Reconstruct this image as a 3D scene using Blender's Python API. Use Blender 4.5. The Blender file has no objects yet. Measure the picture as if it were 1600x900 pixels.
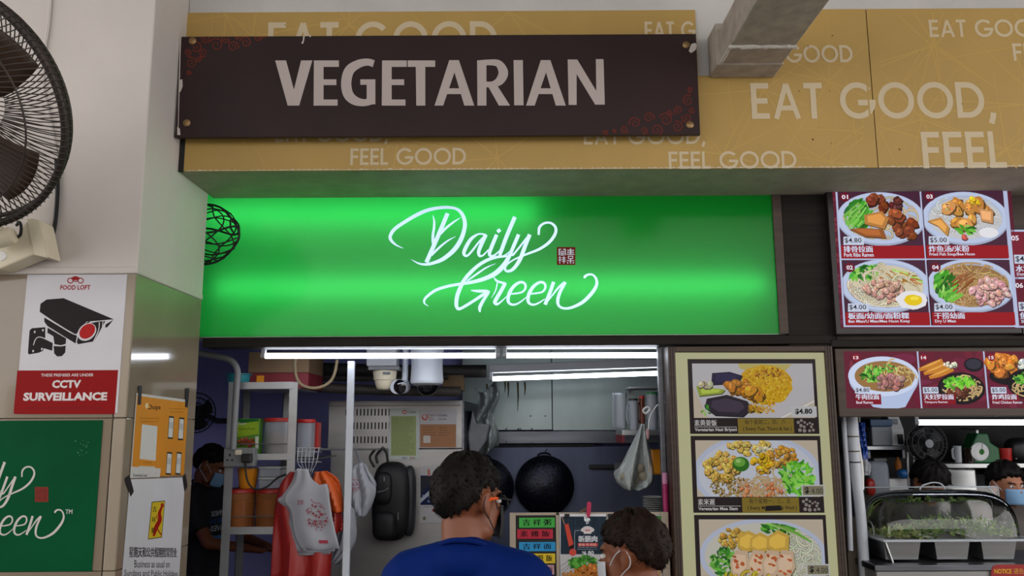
import bpy, bmesh, math, random
from mathutils import Vector, Matrix
random.seed(7)
R_ = math.radians
scene = bpy.context.scene
COL = scene.collection

# ------------------------------------------------------------------ camera
F_PX, TILT, ROLL = 1307.0, R_(9.4), -0.0055
CAM = Vector((0, 0, 1.70))
_f = Vector((0, math.cos(TILT), math.sin(TILT)))
_u0 = Vector((0, -math.sin(TILT), math.cos(TILT)))
_r0 = Vector((1, 0, 0))
_r = (_r0 * math.cos(ROLL) + _u0 * math.sin(ROLL)).normalized()
_u = (_u0 * math.cos(ROLL) - _r0 * math.sin(ROLL)).normalized()
cam_d = bpy.data.cameras.new('camera')
cam_d.sensor_width = 36; cam_d.lens = 36 * F_PX / 1600; cam_d.clip_start = .02
cam = bpy.data.objects.new('camera', cam_d); COL.objects.link(cam)
cam.matrix_world = Matrix(((_r.x, _u.x, -_f.x, CAM.x), (_r.y, _u.y, -_f.y, CAM.y), (_r.z, _u.z, -_f.z, CAM.z), (0, 0, 0, 1)))
scene.camera = cam

# ------------------------------------------------------------------ light of the hall: soft overcast daylight through its open sides
W = bpy.data.worlds.new('world'); scene.world = W; W.use_nodes = True
_bg = W.node_tree.nodes['Background']
_bg.inputs[0].default_value = (1.0, .965, .945, 1); _bg.inputs[1].default_value = 2.6
scene.view_settings.view_transform = 'Standard'; scene.view_settings.look = 'None'
scene.view_settings.exposure = 0.0; scene.view_settings.gamma = 1.0
scene.view_settings.use_curve_mapping = False
scene.cycles.max_bounces = 7; scene.cycles.diffuse_bounces = 3; scene.cycles.glossy_bounces = 3; scene.cycles.transparent_max_bounces = 10

# ------------------------------------------------------------------ helpers: photograph to place
def ray(x, y): return _f + _r * ((x - 800) / F_PX) + _u * ((450 - y) / F_PX)
def P(x, y, Y):
    d = ray(x, y); return CAM + d * (Y / d.y)
def PX(x, y, X):
    d = ray(x, y); return CAM + d * (X / d.x)
def zat(y, Y, x=800): return P(x, y, Y).z
def xat(x, Y, y=600): return P(x, y, Y).x
def mpp(Y): return Y * 1.0 / F_PX          # metres for one pixel at depth Y, near the horizon

# ------------------------------------------------------------------ helpers: colours and materials
def lin(c):
    if isinstance(c, str):
        c = c.lstrip('#'); c = tuple(int(c[i:i+2], 16) for i in (0, 2, 4))
    o = []
    for v in c[:3]:
        v = v / 255.0
        o.append(v / 12.92 if v <= .04045 else ((v + .055) / 1.055) ** 2.4)
    return tuple(o)
MATS = {}
def mat(name, col, rough=.6, metal=0.0, var=.12, scale=6.0, bump=0.0, bscale=60.0, emit=0.0, trans=0.0, alpha=1.0, coat=0.0, ecol=None, stretch=None, spec=.5, ior=1.45):
    if name in MATS: return MATS[name]
    m = bpy.data.materials.new(name); m.use_nodes = True; MATS[name] = m
    nt = m.node_tree; b = nt.nodes['Principled BSDF']
    c = lin(col)
    tc = nt.nodes.new('ShaderNodeTexCoord'); src = tc.outputs['Object']
    if stretch:
        mp = nt.nodes.new('ShaderNodeMapping'); mp.inputs['Scale'].default_value = stretch
        nt.links.new(src, mp.inputs[0]); src = mp.outputs[0]
    n = nt.nodes.new('ShaderNodeTexNoise'); n.inputs['Scale'].default_value = scale; n.inputs['Detail'].default_value = 5
    nt.links.new(src, n.inputs['Vector'])
    r = nt.nodes.new('ShaderNodeValToRGB')
    r.color_ramp.elements[0].position = .3; r.color_ramp.elements[1].position = .72
    r.color_ramp.elements[0].color = tuple(max(0, v * (1 - var)) for v in c) + (1,)
    r.color_ramp.elements[1].color = tuple(min(1, v * (1 + var)) for v in c) + (1,)
    nt.links.new(n.outputs['Fac'], r.inputs[0]); nt.links.new(r.outputs[0], b.inputs['Base Color'])
    b.inputs['Roughness'].default_value = rough; b.inputs['Metallic'].default_value = metal
    b.inputs['Transmission Weight'].default_value = trans; b.inputs['Alpha'].default_value = alpha
    b.inputs['Coat Weight'].default_value = coat; b.inputs['Specular IOR Level'].default_value = spec
    b.inputs['IOR'].default_value = ior
    if emit:
        b.inputs['Emission Color'].default_value = lin(ecol or col) + (1,); b.inputs['Emission Strength'].default_value = emit
    if bump:
        n2 = nt.nodes.new('ShaderNodeTexNoise'); n2.inputs['Scale'].default_value = bscale; n2.inputs['Detail'].default_value = 3
        nt.links.new(src, n2.inputs['Vector'])
        bp = nt.nodes.new('ShaderNodeBump'); bp.inputs['Strength'].default_value = bump; bp.inputs['Distance'].default_value = .01
        nt.links.new(n2.outputs['Fac'], bp.inputs['Height']); nt.links.new(bp.outputs[0], b.inputs['Normal'])
    return m
def print_mat(name, emit=0.0, rough=.45, coat=0.0, dim=1.0):
    """flat print: the ink colours are carried by the mesh"""
    if name in MATS: return MATS[name]
    m = bpy.data.materials.new(name); m.use_nodes = True; MATS[name] = m
    nt = m.node_tree; b = nt.nodes['Principled BSDF']
    a = nt.nodes.new('ShaderNodeVertexColor'); a.layer_name = 'ink'
    if emit:
        b.inputs['Base Color'].default_value = (.01, .01, .01, 1)
        nt.links.new(a.outputs[0], b.inputs['Emission Color']); b.inputs['Emission Strength'].default_value = emit
    else:
        nt.links.new(a.outputs[0], b.inputs['Base Color'])
    b.inputs['Roughness'].default_value = rough; b.inputs['Coat Weight'].default_value = coat; b.inputs['Specular IOR Level'].default_value = .03 if emit else .10
    return m
def glass_mat(name, clear=.96, rough=.02):
    """clear sheet that only lets through and mirrors"""
    if name in MATS: return MATS[name]
    m = bpy.data.materials.new(name); m.use_nodes = True; MATS[name] = m
    nt = m.node_tree; nt.nodes.clear()
    out = nt.nodes.new('ShaderNodeOutputMaterial'); mix = nt.nodes.new('ShaderNodeMixShader'); t = nt.nodes.new('ShaderNodeBsdfTransparent'); g = nt.nodes.new('ShaderNodeBsdfGlossy'); g.inputs['Roughness'].default_value = rough
    fr = nt.nodes.new('ShaderNodeFresnel'); fr.inputs[0].default_value = 1.45; ad = nt.nodes.new('ShaderNodeMath'); ad.operation = 'ADD'; ad.use_clamp = True; ad.inputs[1].default_value = 1 - clear
    nz = nt.nodes.new('ShaderNodeTexNoise'); nz.inputs['Scale'].default_value = 5; bp = nt.nodes.new('ShaderNodeBump'); bp.inputs['Strength'].default_value = .02; bp.inputs['Distance'].default_value = .01
    nt.links.new(nz.outputs['Fac'], bp.inputs['Height']); nt.links.new(bp.outputs[0], g.inputs['Normal'])
    nt.links.new(fr.outputs[0], ad.inputs[0]); nt.links.new(ad.outputs[0], mix.inputs[0]); nt.links.new(t.outputs[0], mix.inputs[1]); nt.links.new(g.outputs[0], mix.inputs[2]); nt.links.new(mix.outputs[0], out.inputs[0])
    return m
def film_mat(name, col, clear=.75, rough=.08, tint=(1, 1, 1)):
    """thin clear plastic or glass sheet: see-through with a sheen"""
    if name in MATS: return MATS[name]
    m = bpy.data.materials.new(name); m.use_nodes = True; MATS[name] = m
    nt = m.node_tree; nt.nodes.clear()
    out = nt.nodes.new('ShaderNodeOutputMaterial'); mix = nt.nodes.new('ShaderNodeMixShader')
    t = nt.nodes.new('ShaderNodeBsdfTransparent'); t.inputs[0].default_value = tint + (1,)
    p = nt.nodes.new('ShaderNodeBsdfPrincipled'); p.inputs['Base Color'].default_value = lin(col) + (1,); p.inputs['Roughness'].default_value = rough
    n = nt.nodes.new('ShaderNodeTexNoise'); n.inputs['Scale'].default_value = 25
    fr = nt.nodes.new('ShaderNodeFresnel'); fr.inputs[0].default_value = 1.45
    ad = nt.nodes.new('ShaderNodeMath'); ad.operation = 'MULTIPLY_ADD'; ad.use_clamp = True
    nt.links.new(fr.outputs[0], ad.inputs[0]); ad.inputs[1].default_value = 1.0; ad.inputs[2].default_value = 1 - clear
    bp = nt.nodes.new('ShaderNodeBump'); bp.inputs['Strength'].default_value = .08; bp.inputs['Distance'].default_value = .01
    nt.links.new(n.outputs['Fac'], bp.inputs['Height']); nt.links.new(bp.outputs[0], p.inputs['Normal'])
    nt.links.new(ad.outputs[0], mix.inputs[0]); nt.links.new(t.outputs[0], mix.inputs[1]); nt.links.new(p.outputs[0], mix.inputs[2])
    nt.links.new(mix.outputs[0], out.inputs[0])
    return m

# ------------------------------------------------------------------ helpers: objects
ORG = {}
def empty(name, loc):
    o = bpy.data.objects.new(name, None); COL.objects.link(o); o.empty_display_size = .05
    o.location = loc; ORG[o.name] = Vector(loc); return o
def tag(o, label=None, cat=None, group=None, kind=None):
    if label: o['label'] = label
    if cat: o['category'] = cat
    if group: o['group'] = group
    if kind: o['kind'] = kind
    return o
def thing(name, label, cat, loc, group=None): return tag(empty(name, loc), label, cat, group)
def copy_tree(o, parent=None):
    c = o.copy(); COL.objects.link(c); c.parent = parent
    ORG[c.name] = ORG.get(o.name, Vector((0, 0, 0)))
    for ch in [k for k in bpy.data.objects if k.parent == o]: copy_tree(ch, c)
    return c
class MB:
    """collects shapes in world coordinates and links them as one mesh object"""
    def __init__(s): s.v = []; s.f = []
    def add(s, vs, fs):
        n = len(s.v); s.v += [Vector(v) for v in vs]; s.f += [tuple(i + n for i in f) for f in fs]; return s
    def box(s, c, d, rot=None):
        c = Vector(c); hx, hy, hz = d[0]/2, d[1]/2, d[2]/2
        vs = [Vector((sx*hx, sy*hy, sz*hz)) for sz in (-1, 1) for sy in (-1, 1) for sx in (-1, 1)]
        if rot is not None: vs = [rot @ v for v in vs]
        return s.add([c + v for v in vs], [(0,2,3,1),(4,5,7,6),(0,1,5,4),(2,6,7,3),(0,4,6,2),(1,3,7,5)])
    def bb(s, x0, x1, y0, y1, z0, z1):
        return s.box(((x0+x1)/2, (y0+y1)/2, (z0+z1)/2), (abs(x1-x0), abs(y1-y0), abs(z1-z0)))
    def pbox(s, x0, y0, x1, y1, Y0, Y1):
        a = P(x0, (y0+y1)/2, Y0).x; b = P(x1, (y0+y1)/2, Y0).x
        zt = P((x0+x1)/2, y0, Y0).z; zb = P((x0+x1)/2, y1, Y0).z
        return s.bb(a, b, Y0, Y1, zb, zt)
    def prism(s, pts, d):
        """closed outline (3-D points in a plane) pushed along d"""
        pts = [Vector(p) for p in pts]; d = Vector(d); n = len(pts)
        fs = [tuple(range(n)), tuple(range(2*n-1, n-1, -1))] + [(i, (i+1) % n + 0, (i+1) % n + n, i + n)[::-1] for i in range(n)]
        return s.add(pts + [p + d for p in pts], fs)
    def frame(s, d):
        d = Vector(d).normalized(); a = d.cross(Vector((0, 0, 1)))
        if a.length < 1e-3: a = d.cross(Vector((0, 1, 0)))
        a.normalize(); return a, d.cross(a).normalized()
    def cyl(s, p0, p1, r0, r1=None, n=16, caps=True):
        r1 = r0 if r1 is None else r1; p0 = Vector(p0); p1 = Vector(p1); a, b = s.frame(p1 - p0)
        vs = [p + r * (a * math.cos(2*math.pi*i/n) + b * math.sin(2*math.pi*i/n)) for p, r in ((p0, r0), (p1, r1)) for i in range(n)]
        fs = [(i, (i+1) % n, n + (i+1) % n, n + i) for i in range(n)]
        if caps: fs += [tuple(range(n))[::-1], tuple(range(n, 2*n))]
        return s.add(vs, fs)
    def tube(s, pts, r, n=8, closed=False, smooth=0):
        pts = [Vector(p) for p in pts]
        if smooth: pts = crom(pts, smooth, closed)
        m = len(pts); rs = r if isinstance(r, (list, tuple)) else [r] * m
        vs = []; pa = None
        for i, p in enumerate(pts):
            if closed: d = pts[(i+1) % m] - pts[i-1]
            else: d = pts[min(i+1, m-1)] - pts[max(i-1, 0)]
            if d.length < 1e-9: d = Vector((0, 0, 1))
            d.normalize()
            if pa is None: a, b = s.frame(d)
            else:
                a = pa - d * pa.dot(d)
                a = a.normalized() if a.length > 1e-6 else s.frame(d)[0]
                b = d.cross(a)
            pa = a
            rr = rs[min(i, len(rs)-1)]
            vs += [p + rr * (a * math.cos(2*math.pi*k/n) + b * math.sin(2*math.pi*k/n)) for k in range(n)]
        fs = []
        for i in range(m if closed else m - 1):
            j = (i+1) % m
            fs += [(i*n + k, i*n + (k+1) % n, j*n + (k+1) % n, j*n + k) for k in range(n)]
        if not closed: fs += [tuple(range(n))[::-1], tuple(range((m-1)*n, m*n))]
        return s.add(vs, fs)
    def lathe(s, prof, o, axis=(0, 0, 1), n=24, squash=None):
        """prof: (radius, height) pairs along the axis"""
        o = Vector(o); ax = Vector(axis).normalized(); a, b = s.frame(ax)
        if abs(ax.z) > .99: a, b = Vector((1, 0, 0)), Vector((0, 1, 0)) * (1 if ax.z > 0 else -1)
        vs = []
        for r, h in prof:
            for i in range(n):
                t = 2*math.pi*i/n
                v = a * (r * math.cos(t)) + b * (r * math.sin(t))
                if squash: v = Vector((v.x*squash[0], v.y*squash[1], v.z*squash[2]))
                vs.append(o + v + ax * h)
        fs = []; m = len(prof)
        for j in range(m - 1):
            fs += [(j*n + i, j*n + (i+1) % n, (j+1)*n + (i+1) % n, (j+1)*n + i) for i in range(n)]
        if prof[0][0] > 1e-6: fs.append(tuple(range(n))[::-1])
        if prof[-1][0] > 1e-6: fs.append(tuple(range((m-1)*n, m*n)))
        return s.add(vs, fs)
    def ball(s, c, r, nu=20, nv=12, rot=None, bumps=0.0):
        c = Vector(c); r = r if isinstance(r, (list, tuple)) else (r, r, r)
        vs = []; 
        for j in range(nv + 1):
            ph = math.pi * j / nv
            for i in range(nu):
                t = 2*math.pi*i/nu; k = 1 + bumps * (random.random() - .5)
                v = Vector((r[0]*math.sin(ph)*math.cos(t)*k, r[1]*math.sin(ph)*math.sin(t)*k, -r[2]*math.cos(ph)*k))
                vs.append(c + (rot @ v if rot is not None else v))
        fs = [(j*nu + i, j*nu + (i+1) % nu, (j+1)*nu + (i+1) % nu, (j+1)*nu + i) for j in range(nv) for i in range(nu)]
        return s.add(vs, fs)
    def grid(s, fn, nu, nv, closed_u=False):
        vs = [fn(i / (nu if closed_u else nu - 1), j / (nv - 1)) for j in range(nv) for i in range(nu)]
        m = nu if closed_u else nu - 1
        return s.add(vs, [(j*nu + i, j*nu + (i+1) % nu, (j+1)*nu + (i+1) % nu, (j+1)*nu + i) for j in range(nv-1) for i in range(m)])
    def build(s, name, m, parent=None, label=None, cat=None, group=None, kind=None, bev=0.0, smooth=False, solid=0.0, sub=0, weld=False):
        if parent is not None: org = ORG.get(parent.name, Vector((0, 0, 0)))
        else:
            lo = [min(v[i] for v in s.v) for i in range(3)]; hi = [max(v[i] for v in s.v) for i in range(3)]
            org = Vector(((lo[0]+hi[0])/2, (lo[1]+hi[1])/2, lo[2]))
        me = bpy.data.meshes.new(name); me.from_pydata([v - org for v in s.v], [], s.f)
        bm = bmesh.new(); bm.from_mesh(me)
        if weld: bmesh.ops.remove_doubles(bm, verts=bm.verts, dist=1e-5)
        if not solid: bmesh.ops.recalc_face_normals(bm, faces=bm.faces)
        bm.to_mesh(me); bm.free()
        if smooth: me.shade_smooth()
        me.materials.append(m if not isinstance(m, str) else MATS[m])
        o = bpy.data.objects.new(name, me); COL.objects.link(o)
        if parent is None: o.location = org
        else: o.parent = parent
        ORG[o.name] = org
        if solid:
            md = o.modifiers.new('thickness', 'SOLIDIFY'); md.thickness = solid; md.offset = 0
        if bev:
            md = o.modifiers.new('edge', 'BEVEL'); md.width = bev; md.segments = 2; md.limit_method = 'ANGLE'
        if sub:
            md = o.modifiers.new('round', 'SUBSURF'); md.levels = sub; md.render_levels = sub
        if smooth and bev == 0 and not sub:
            me.set_sharp_from_angle(angle=R_(42))
        return tag(o, label, cat, group, kind)
def crom(pts, k=8, closed=False):
    pts = list(pts); n = len(pts); out = []
    if n < 3: return pts
    segs = n if closed else n - 1
    for i in range(segs):
        p1, p2 = pts[i % n], pts[(i+1) % n]
        p0 = pts[(i-1) % n] if (closed or i > 0) else p1 * 2 - p2
        p3 = pts[(i+2) % n] if (closed or i + 2 < n) else p2 * 2 - p1
        for j in range(k):
            t = j / k
            out.append(.5 * ((p1*2) + (p2 - p0)*t + (p0*2 - p1*5 + p2*4 - p3)*t*t + (p1*3 - p0 - p2*3 + p3)*t*t*t))
    if not closed: out.append(pts[-1])
    return out

# ------------------------------------------------------------------ helpers: flat print drawn as inked shapes on a surface
_TXT = {}
def glyphs(s, bold=0.0, cjk=False):
    k = (s, bold)
    if k not in _TXT:
        c = bpy.data.curves.new('t', 'FONT'); c.body = s; c.offset = bold; c.resolution_u = 2
        o = bpy.data.objects.new('t', c); COL.objects.link(o)
        bpy.context.view_layer.update()
        me = o.to_mesh()
        vs = [(v.co.x, v.co.y) for v in me.vertices]; fs = [tuple(p.vertices) for p in me.polygons]
        o.to_mesh_clear(); bpy.data.objects.remove(o); bpy.data.curves.remove(c)
        _TXT[k] = (vs, fs)
    return _TXT[k]
class Art:
    """ink shapes given at photograph points, laid on the plane Y = const (front) or X = const (side)"""
    def __init__(s, plane, at, eps=6e-6, start=1.5e-4):
        s.plane, s.at, s.eps, s.z = plane, at, eps, start
        s.v = []; s.f = []; s.c = []; s.clip = None; s.map = None; s.ec = None
    def pt(s, x, y):
        if s.map: x, y = s.map(x, y)
        return P(x, y, s.at) if s.plane == 'Y' else PX(x, y, s.at)
    def off(s): return Vector((0, -s.z, 0)) if s.plane == 'Y' else Vector((s.z, 0, 0))
    def layer(s, k=1): s.z += s.eps * k
    def face(s, world, col):
        n = len(s.v); s.v += [p + s.off() for p in world]; s.f.append(tuple(range(n, n + len(world)))); s.c.append(lin(col))
    def _clip(s, pts):
        if not s.clip: return pts
        x0, y0, x1, y1 = s.clip
        for ax, lim, sg in ((0, x0, 1), (0, x1, -1), (1, y0, 1), (1, y1, -1)):
            out = []; n = len(pts)
            for i in range(n):
                a, b = pts[i-1], pts[i]; ia = (a[ax]-lim)*sg >= 0; ib = (b[ax]-lim)*sg >= 0
                if ia != ib:
                    t = (lim - a[ax]) / (b[ax] - a[ax]); out.append((a[0]+(b[0]-a[0])*t, a[1]+(b[1]-a[1])*t))
                if ib: out.append(b)
            pts = out
            if len(pts) < 3: return []
        return pts
    def poly(s, pts, col, lay=True):
        pts = s._clip([tuple(p) for p in pts])
        if len(pts) < 3: return s
        if lay: s.layer()
        s.face([s.pt(*p) for p in pts], col); return s
    def rect(s, x0, y0, x1, y1, col): return s.poly([(x0, y0), (x1, y0), (x1, y1), (x0, y1)], col)
    def rrect(s, x0, y0, x1, y1, r, col):
        pts = []
        for cx, cy, a0 in ((x1-r, y0+r, -90), (x1-r, y1-r, 0), (x0+r, y1-r, 90), (x0+r, y0+r, 180)):
            pts += [(cx + r*math.cos(R_(a0+k*22.5)), cy + r*math.sin(R_(a0+k*22.5))) for k in range(5)]
        return s.poly(pts, col)
    def ell(s, cx, cy, rx, ry, col, rot=0.0, n=28, jit=0.0, lay=True):
        ca, sa = math.cos(R_(rot)), math.sin(R_(rot)); pts = []
        for i in range(n):
            k = 1 + (random.random() - .5) * 2 * jit; t = 2*math.pi*i/n
            x, y = rx*k*math.cos(t), ry*k*math.sin(t); pts.append((cx + x*ca - y*sa, cy + x*sa + y*ca))
        return s.poly(pts, col, lay)
    def ring(s, cx, cy, rx, ry, w, col, n=32, rot=0.0, a0=0, a1=360):
        s.layer(); ca, sa = math.cos(R_(rot)), math.sin(R_(rot)); q = []
        for i in range(n + 1):
            t = R_(a0 + (a1 - a0) * i / n)
            q.append([(cx + (rx-d)*math.cos(t)*ca - (ry-d)*math.sin(t)*sa, cy + (rx-d)*math.cos(t)*sa + (ry-d)*math.sin(t)*ca) for d in (0, w)])
        for a, b in zip(q, q[1:]): s.poly([a[0], b[0], b[1], a[1]], col, False)
        return s
    def stroke(s, pts, w, col, k=6, lay=True):
        """brush stroke through points; w is one width, or one for each point"""
        ws = w if isinstance(w, (list, tuple)) else [w] * len(pts)
        if s.ec:                                     # keep the stroke inside a dish
            cx, cy, rx, ry = s.ec; n_ = []
            for p in pts:
                d = math.hypot((p[0] - cx)/rx, (p[1] - cy)/ry); n_.append((cx + (p[0] - cx)/max(1, d), cy + (p[1] - cy)/max(1, d)))
            pts = n_
        q = [Vector((p[0], p[1], ww)) for p, ww in zip(pts, ws)]
        if k and len(q) > 2: q = crom(q, k)
        if lay: s.layer()
        L = []; m = len(q)
        for i, p in enumerate(q):
            d = q[min(i+1, m-1)] - q[max(i-1, 0)]; d.z = 0
            if d.length < 1e-6: d = Vector((1, 0, 0))
            d.normalize(); h = max(p.z, .05) / 2
            L.append(((p.x - d.y*h, p.y + d.x*h), (p.x + d.y*h, p.y - d.x*h)))
        for a, b in zip(L, L[1:]): s.poly([a[0], b[0], b[1], a[1]], col, False)
        return s
    def text(s, t, x, y, w, h, col, bold=.012, hm=None):
        """words with their left end at x, foot at y, w long and h high (as measured on the photograph)"""
        cjk = any(ord(ch) > 0x2e80 for ch in t)
        if cjk and bold > 0 and not getattr(s, '_dbl', False):      # heavier characters: printed twice, a hair apart
            s._dbl = True; k = min(bold * 14, .5)
            s.text(t, x - k, y, w, h, col, 0); s.text(t, x + k, y, w, h, col, 0); s._dbl = False; return s
        vs, fs = glyphs(t, 0 if cjk else bold)
        if not vs: return s
        xs = [v[0] for v in vs]; ys = [v[1] for v in vs]; x0, x1, y0, y1 = min(xs), max(xs), min(ys), max(ys)
        if hm: y0, y1 = hm
        o = s.pt(x, y); ex = (s.pt(x + w, y) - o); ez = (s.pt(x, y - h) - o)
        if s.plane == 'Y': ex = Vector((ex.length, 0, 0)); ez = Vector((0, 0, ez.length))
        s.layer(2); n = len(s.v); of = s.off()
        s.v += [o + ex * ((a - x0) / (x1 - x0)) + ez * ((b - y0) / (y1 - y0)) + of for a, b in vs]
        for f in fs: s.f.append(tuple(i + n for i in f)); s.c.append(lin(col))
        return s
    def build(s, name, m, parent, label=None, kind=None):
        org = ORG[parent.name]; me = bpy.data.meshes.new(name)
        me.from_pydata([v - org for v in s.v], [], s.f)
        ca = me.color_attributes.new('ink', 'FLOAT_COLOR', 'CORNER'); buf = []
        for p, c in zip(me.polygons, s.c): buf += (list(c) + [1.0]) * p.loop_total
        ca.data.foreach_set('color', buf)
        me.materials.append(m); o = bpy.data.objects.new(name, me); COL.objects.link(o); o.parent = parent
        ORG[o.name] = org
        return tag(o, label, kind=kind)
def jig(c, d=14):
    k = random.uniform(-d, d); return tuple(max(0, min(255, v + k + random.uniform(-d, d) * .4)) for v in c)

# ================================================================== THE SETTING
YPF, YPR, YBM, YLB = 3.33, 4.05, 3.675, 4.12      # pillar front, pillar rear, beam face, lightbox face
XP = P(213, 427, YPF).x                            # right-hand side face of the pillar
ZT = P(120, 427, YPF).z                            # top of the pillar's tiles
ZBM = zat(265, YBM)                                # underside of the beam
ZCE = 4.3
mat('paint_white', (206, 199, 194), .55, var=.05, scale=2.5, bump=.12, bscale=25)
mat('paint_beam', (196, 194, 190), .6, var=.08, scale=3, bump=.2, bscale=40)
mat('paint_ceiling', (176, 172, 168), .8, var=.05)
mat('concrete', (84, 78, 73), .6, var=.15, scale=4)
mat('tile', (132, 119, 102), .12, var=.08, scale=3, coat=.3)
mat('tile_trim', (150, 138, 121), .3, var=.06, scale=5)
mat('grout', (120, 110, 98), .9, var=.15, scale=30)
mat('dark_frame', (36, 33, 30), .5, spec=.12, var=.25, scale=3, stretch=(1, 1, 14), bump=.1)
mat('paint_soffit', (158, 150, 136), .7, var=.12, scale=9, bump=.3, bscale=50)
mat('brown_frame', (66, 50, 40), .45, var=.25, scale=3, stretch=(1, 1, 14), bump=.1)
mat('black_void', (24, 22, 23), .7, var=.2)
mat('wall_purple', (172, 174, 236), .6, var=.12, scale=2)
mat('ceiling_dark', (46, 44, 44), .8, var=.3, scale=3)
mat('steel', (176, 178, 178), .34, 1.0, var=.12, scale=3, stretch=(1, 1, 8), bump=.05, bscale=20)
mat('steel_dark', (110, 112, 118), .38, 1.0, var=.2, scale=3, stretch=(1, 1, 8), bump=.05, bscale=20)
mat('aluminium', (168, 170, 172), .4, .7, var=.1, scale=8)
mat('plastic_white', (222, 222, 220), .4, var=.04)
mat('plastic_cream', (214, 205, 180), .4, var=.06)
mat('plastic_black', (24, 24, 26), .4, var=.1)
mat('plastic_grey', (120, 122, 124), .5, var=.1)
mat('rubber_black', (18, 18, 19), .6, var=.1)
mat('brass', (150, 122, 84), .45, .8, var=.15, scale=60)
mat('red_plastic', (176, 40, 36), .35, var=.08)
mat('tube_lit', (255, 255, 255), .5, emit=13.0, ecol=(236, 242, 255))
mat('grey_metal', (98, 100, 104), .45, .4, var=.15, scale=12)
PRINT = print_mat('print'); GLOSSY_PRINT = print_mat('print_glossy', rough=.25, coat=.3)

def struct(o): o['kind'] = 'structure'; return o
struct(MB().bb(-7, 7, -5, 9, -.1, 0).build('floor', 'concrete'))
struct(MB().bb(-7, 7, -2.2, 9, ZCE, ZCE + .1).build('ceiling', 'paint_ceiling'))
struct(MB().bb(-7, 7, -5.1, -5, 0, 2.3).build('wall_back', mat('opposite_wall', (92, 86, 80), .7, var=.2, scale=2)))      # unseen stall fronts across the aisle, added to block low daylight
# the pillar: painted above, tiled below
wl = struct(MB().bb(XP - 1.5, XP - .012, YPF + .012, YPR, 0, ZCE).build('wall_left', 'grout'))
pl = MB()
def _plas(u, v): return None
zt2 = ZT + .012
pl.prism([(XP - 1.5, YPF - .004, zt2), (XP + .004, YPF - .004, zt2), (XP + .004, YPR, zt2), (XP - 1.5, YPR, zt2)], (0, 0, ZCE - zt2))
pl.build('plaster', 'paint_white', wl, bev=.006)
MB().prism([(XP - 1.5, YPF - .012, ZT - .004), (XP + .008, YPF - .012, ZT - .004), (XP + .008, YPR, ZT - .004), (XP - 1.5, YPR, ZT - .004)], (0, 0, .03)).build('plaster_lip', 'paint_white', wl, bev=.008)
zj = P(100, 653, YPF).z; th_ = ZT - zj
tile_w = [(XP - .055, XP - .655), (XP - .658, XP - 1.258), (XP - 1.261, XP - 1.5)]
for r in range(4):
    z1 = ZT - .003 - r * th_; z0 = max(0, z1 - th_ + .003)
    for a, b in tile_w:
        MB().bb(b, a, YPF, YPF + .012, z0, z1).build('tile', 'tile', wl, bev=.0015)
    MB().bb(XP - .05, XP - .002, YPF - .002, YPF + .012, z0, z1).build('corner_tile', 'tile_trim', wl, bev=.004)
    MB().bb(XP - .012, XP, YPF + .004, YPR, z0, z1).build('tile', 'tile', wl, bev=.0015)
# beam over the stall fronts
wf = struct(MB().bb(XP + .005, 4.6, YBM, YLB + .3, ZBM, ZCE).build('wall_front', 'paint_beam', bev=.004))
MB().bb(XP + .006, XP + .03, YBM - .012, YBM, ZBM - .005, zat(70, YBM)).build('trim_5', 'rubber_black', kind='structure')
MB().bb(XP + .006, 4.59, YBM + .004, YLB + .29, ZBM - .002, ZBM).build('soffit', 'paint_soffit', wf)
# rails and post of the stall fronts
struct(MB().pbox(316, 526, 1300, 540, YLB - .015, YLB + .12).build('trim_1', 'dark_frame', bev=.004))
struct(MB().pbox(1226, 296, 1299, 541, YLB - .005, YLB + .12).build('trim_2', 'dark_frame', bev=.004))
struct(MB().pbox(1299, 290, 1900, 541, YLB + .03, YLB + .12).build('trim_3', 'brown_frame', bev=.004))
struct(MB().pbox(1299, 529, 1900, 541, YLB - .02, YLB + .03).build('trim_4', 'dark_frame', bev=.004))
# inside: walls, ceiling and partition of the two stalls
XL, XM, XR = XP - .9, xat(1047, YLB + .1), 4.4
ZIN, YBK, YBR = 2.42, 6.35, 5.45
def slab(name, x0, x1, y0, y1, z0, z1, m): return struct(MB().bb(x0, x1, y0, y1, z0, z1).build(name, m))
slab('wall_stall_back', XL, XM + .52, YBK, YBK + .1, 0, ZIN, 'wall_purple')
slab('wall_stall_left', XL - .1, XL, YPR, YBK + .1, 0, ZIN, 'wall_purple')
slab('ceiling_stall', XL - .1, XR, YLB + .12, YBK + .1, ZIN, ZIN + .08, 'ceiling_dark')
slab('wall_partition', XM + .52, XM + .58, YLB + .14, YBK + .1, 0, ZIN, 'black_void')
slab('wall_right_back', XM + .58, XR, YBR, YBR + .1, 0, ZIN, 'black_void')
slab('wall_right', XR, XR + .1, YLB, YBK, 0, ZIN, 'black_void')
# counters (their tops lie just below the picture)
ct = thing('stall_counter', 'steel-topped counter of the left stall under the menu board', 'counter', (0, 4.3, 0))
MB().bb(XP + .02, XM - .03, YLB, YLB + .29, 0, .9).build('body', 'steel_dark', ct)
MB().bb(XP + .01, XM - .02, YLB - .03, YLB + .3, .9, .94).build('top', 'steel', ct, bev=.004)

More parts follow.
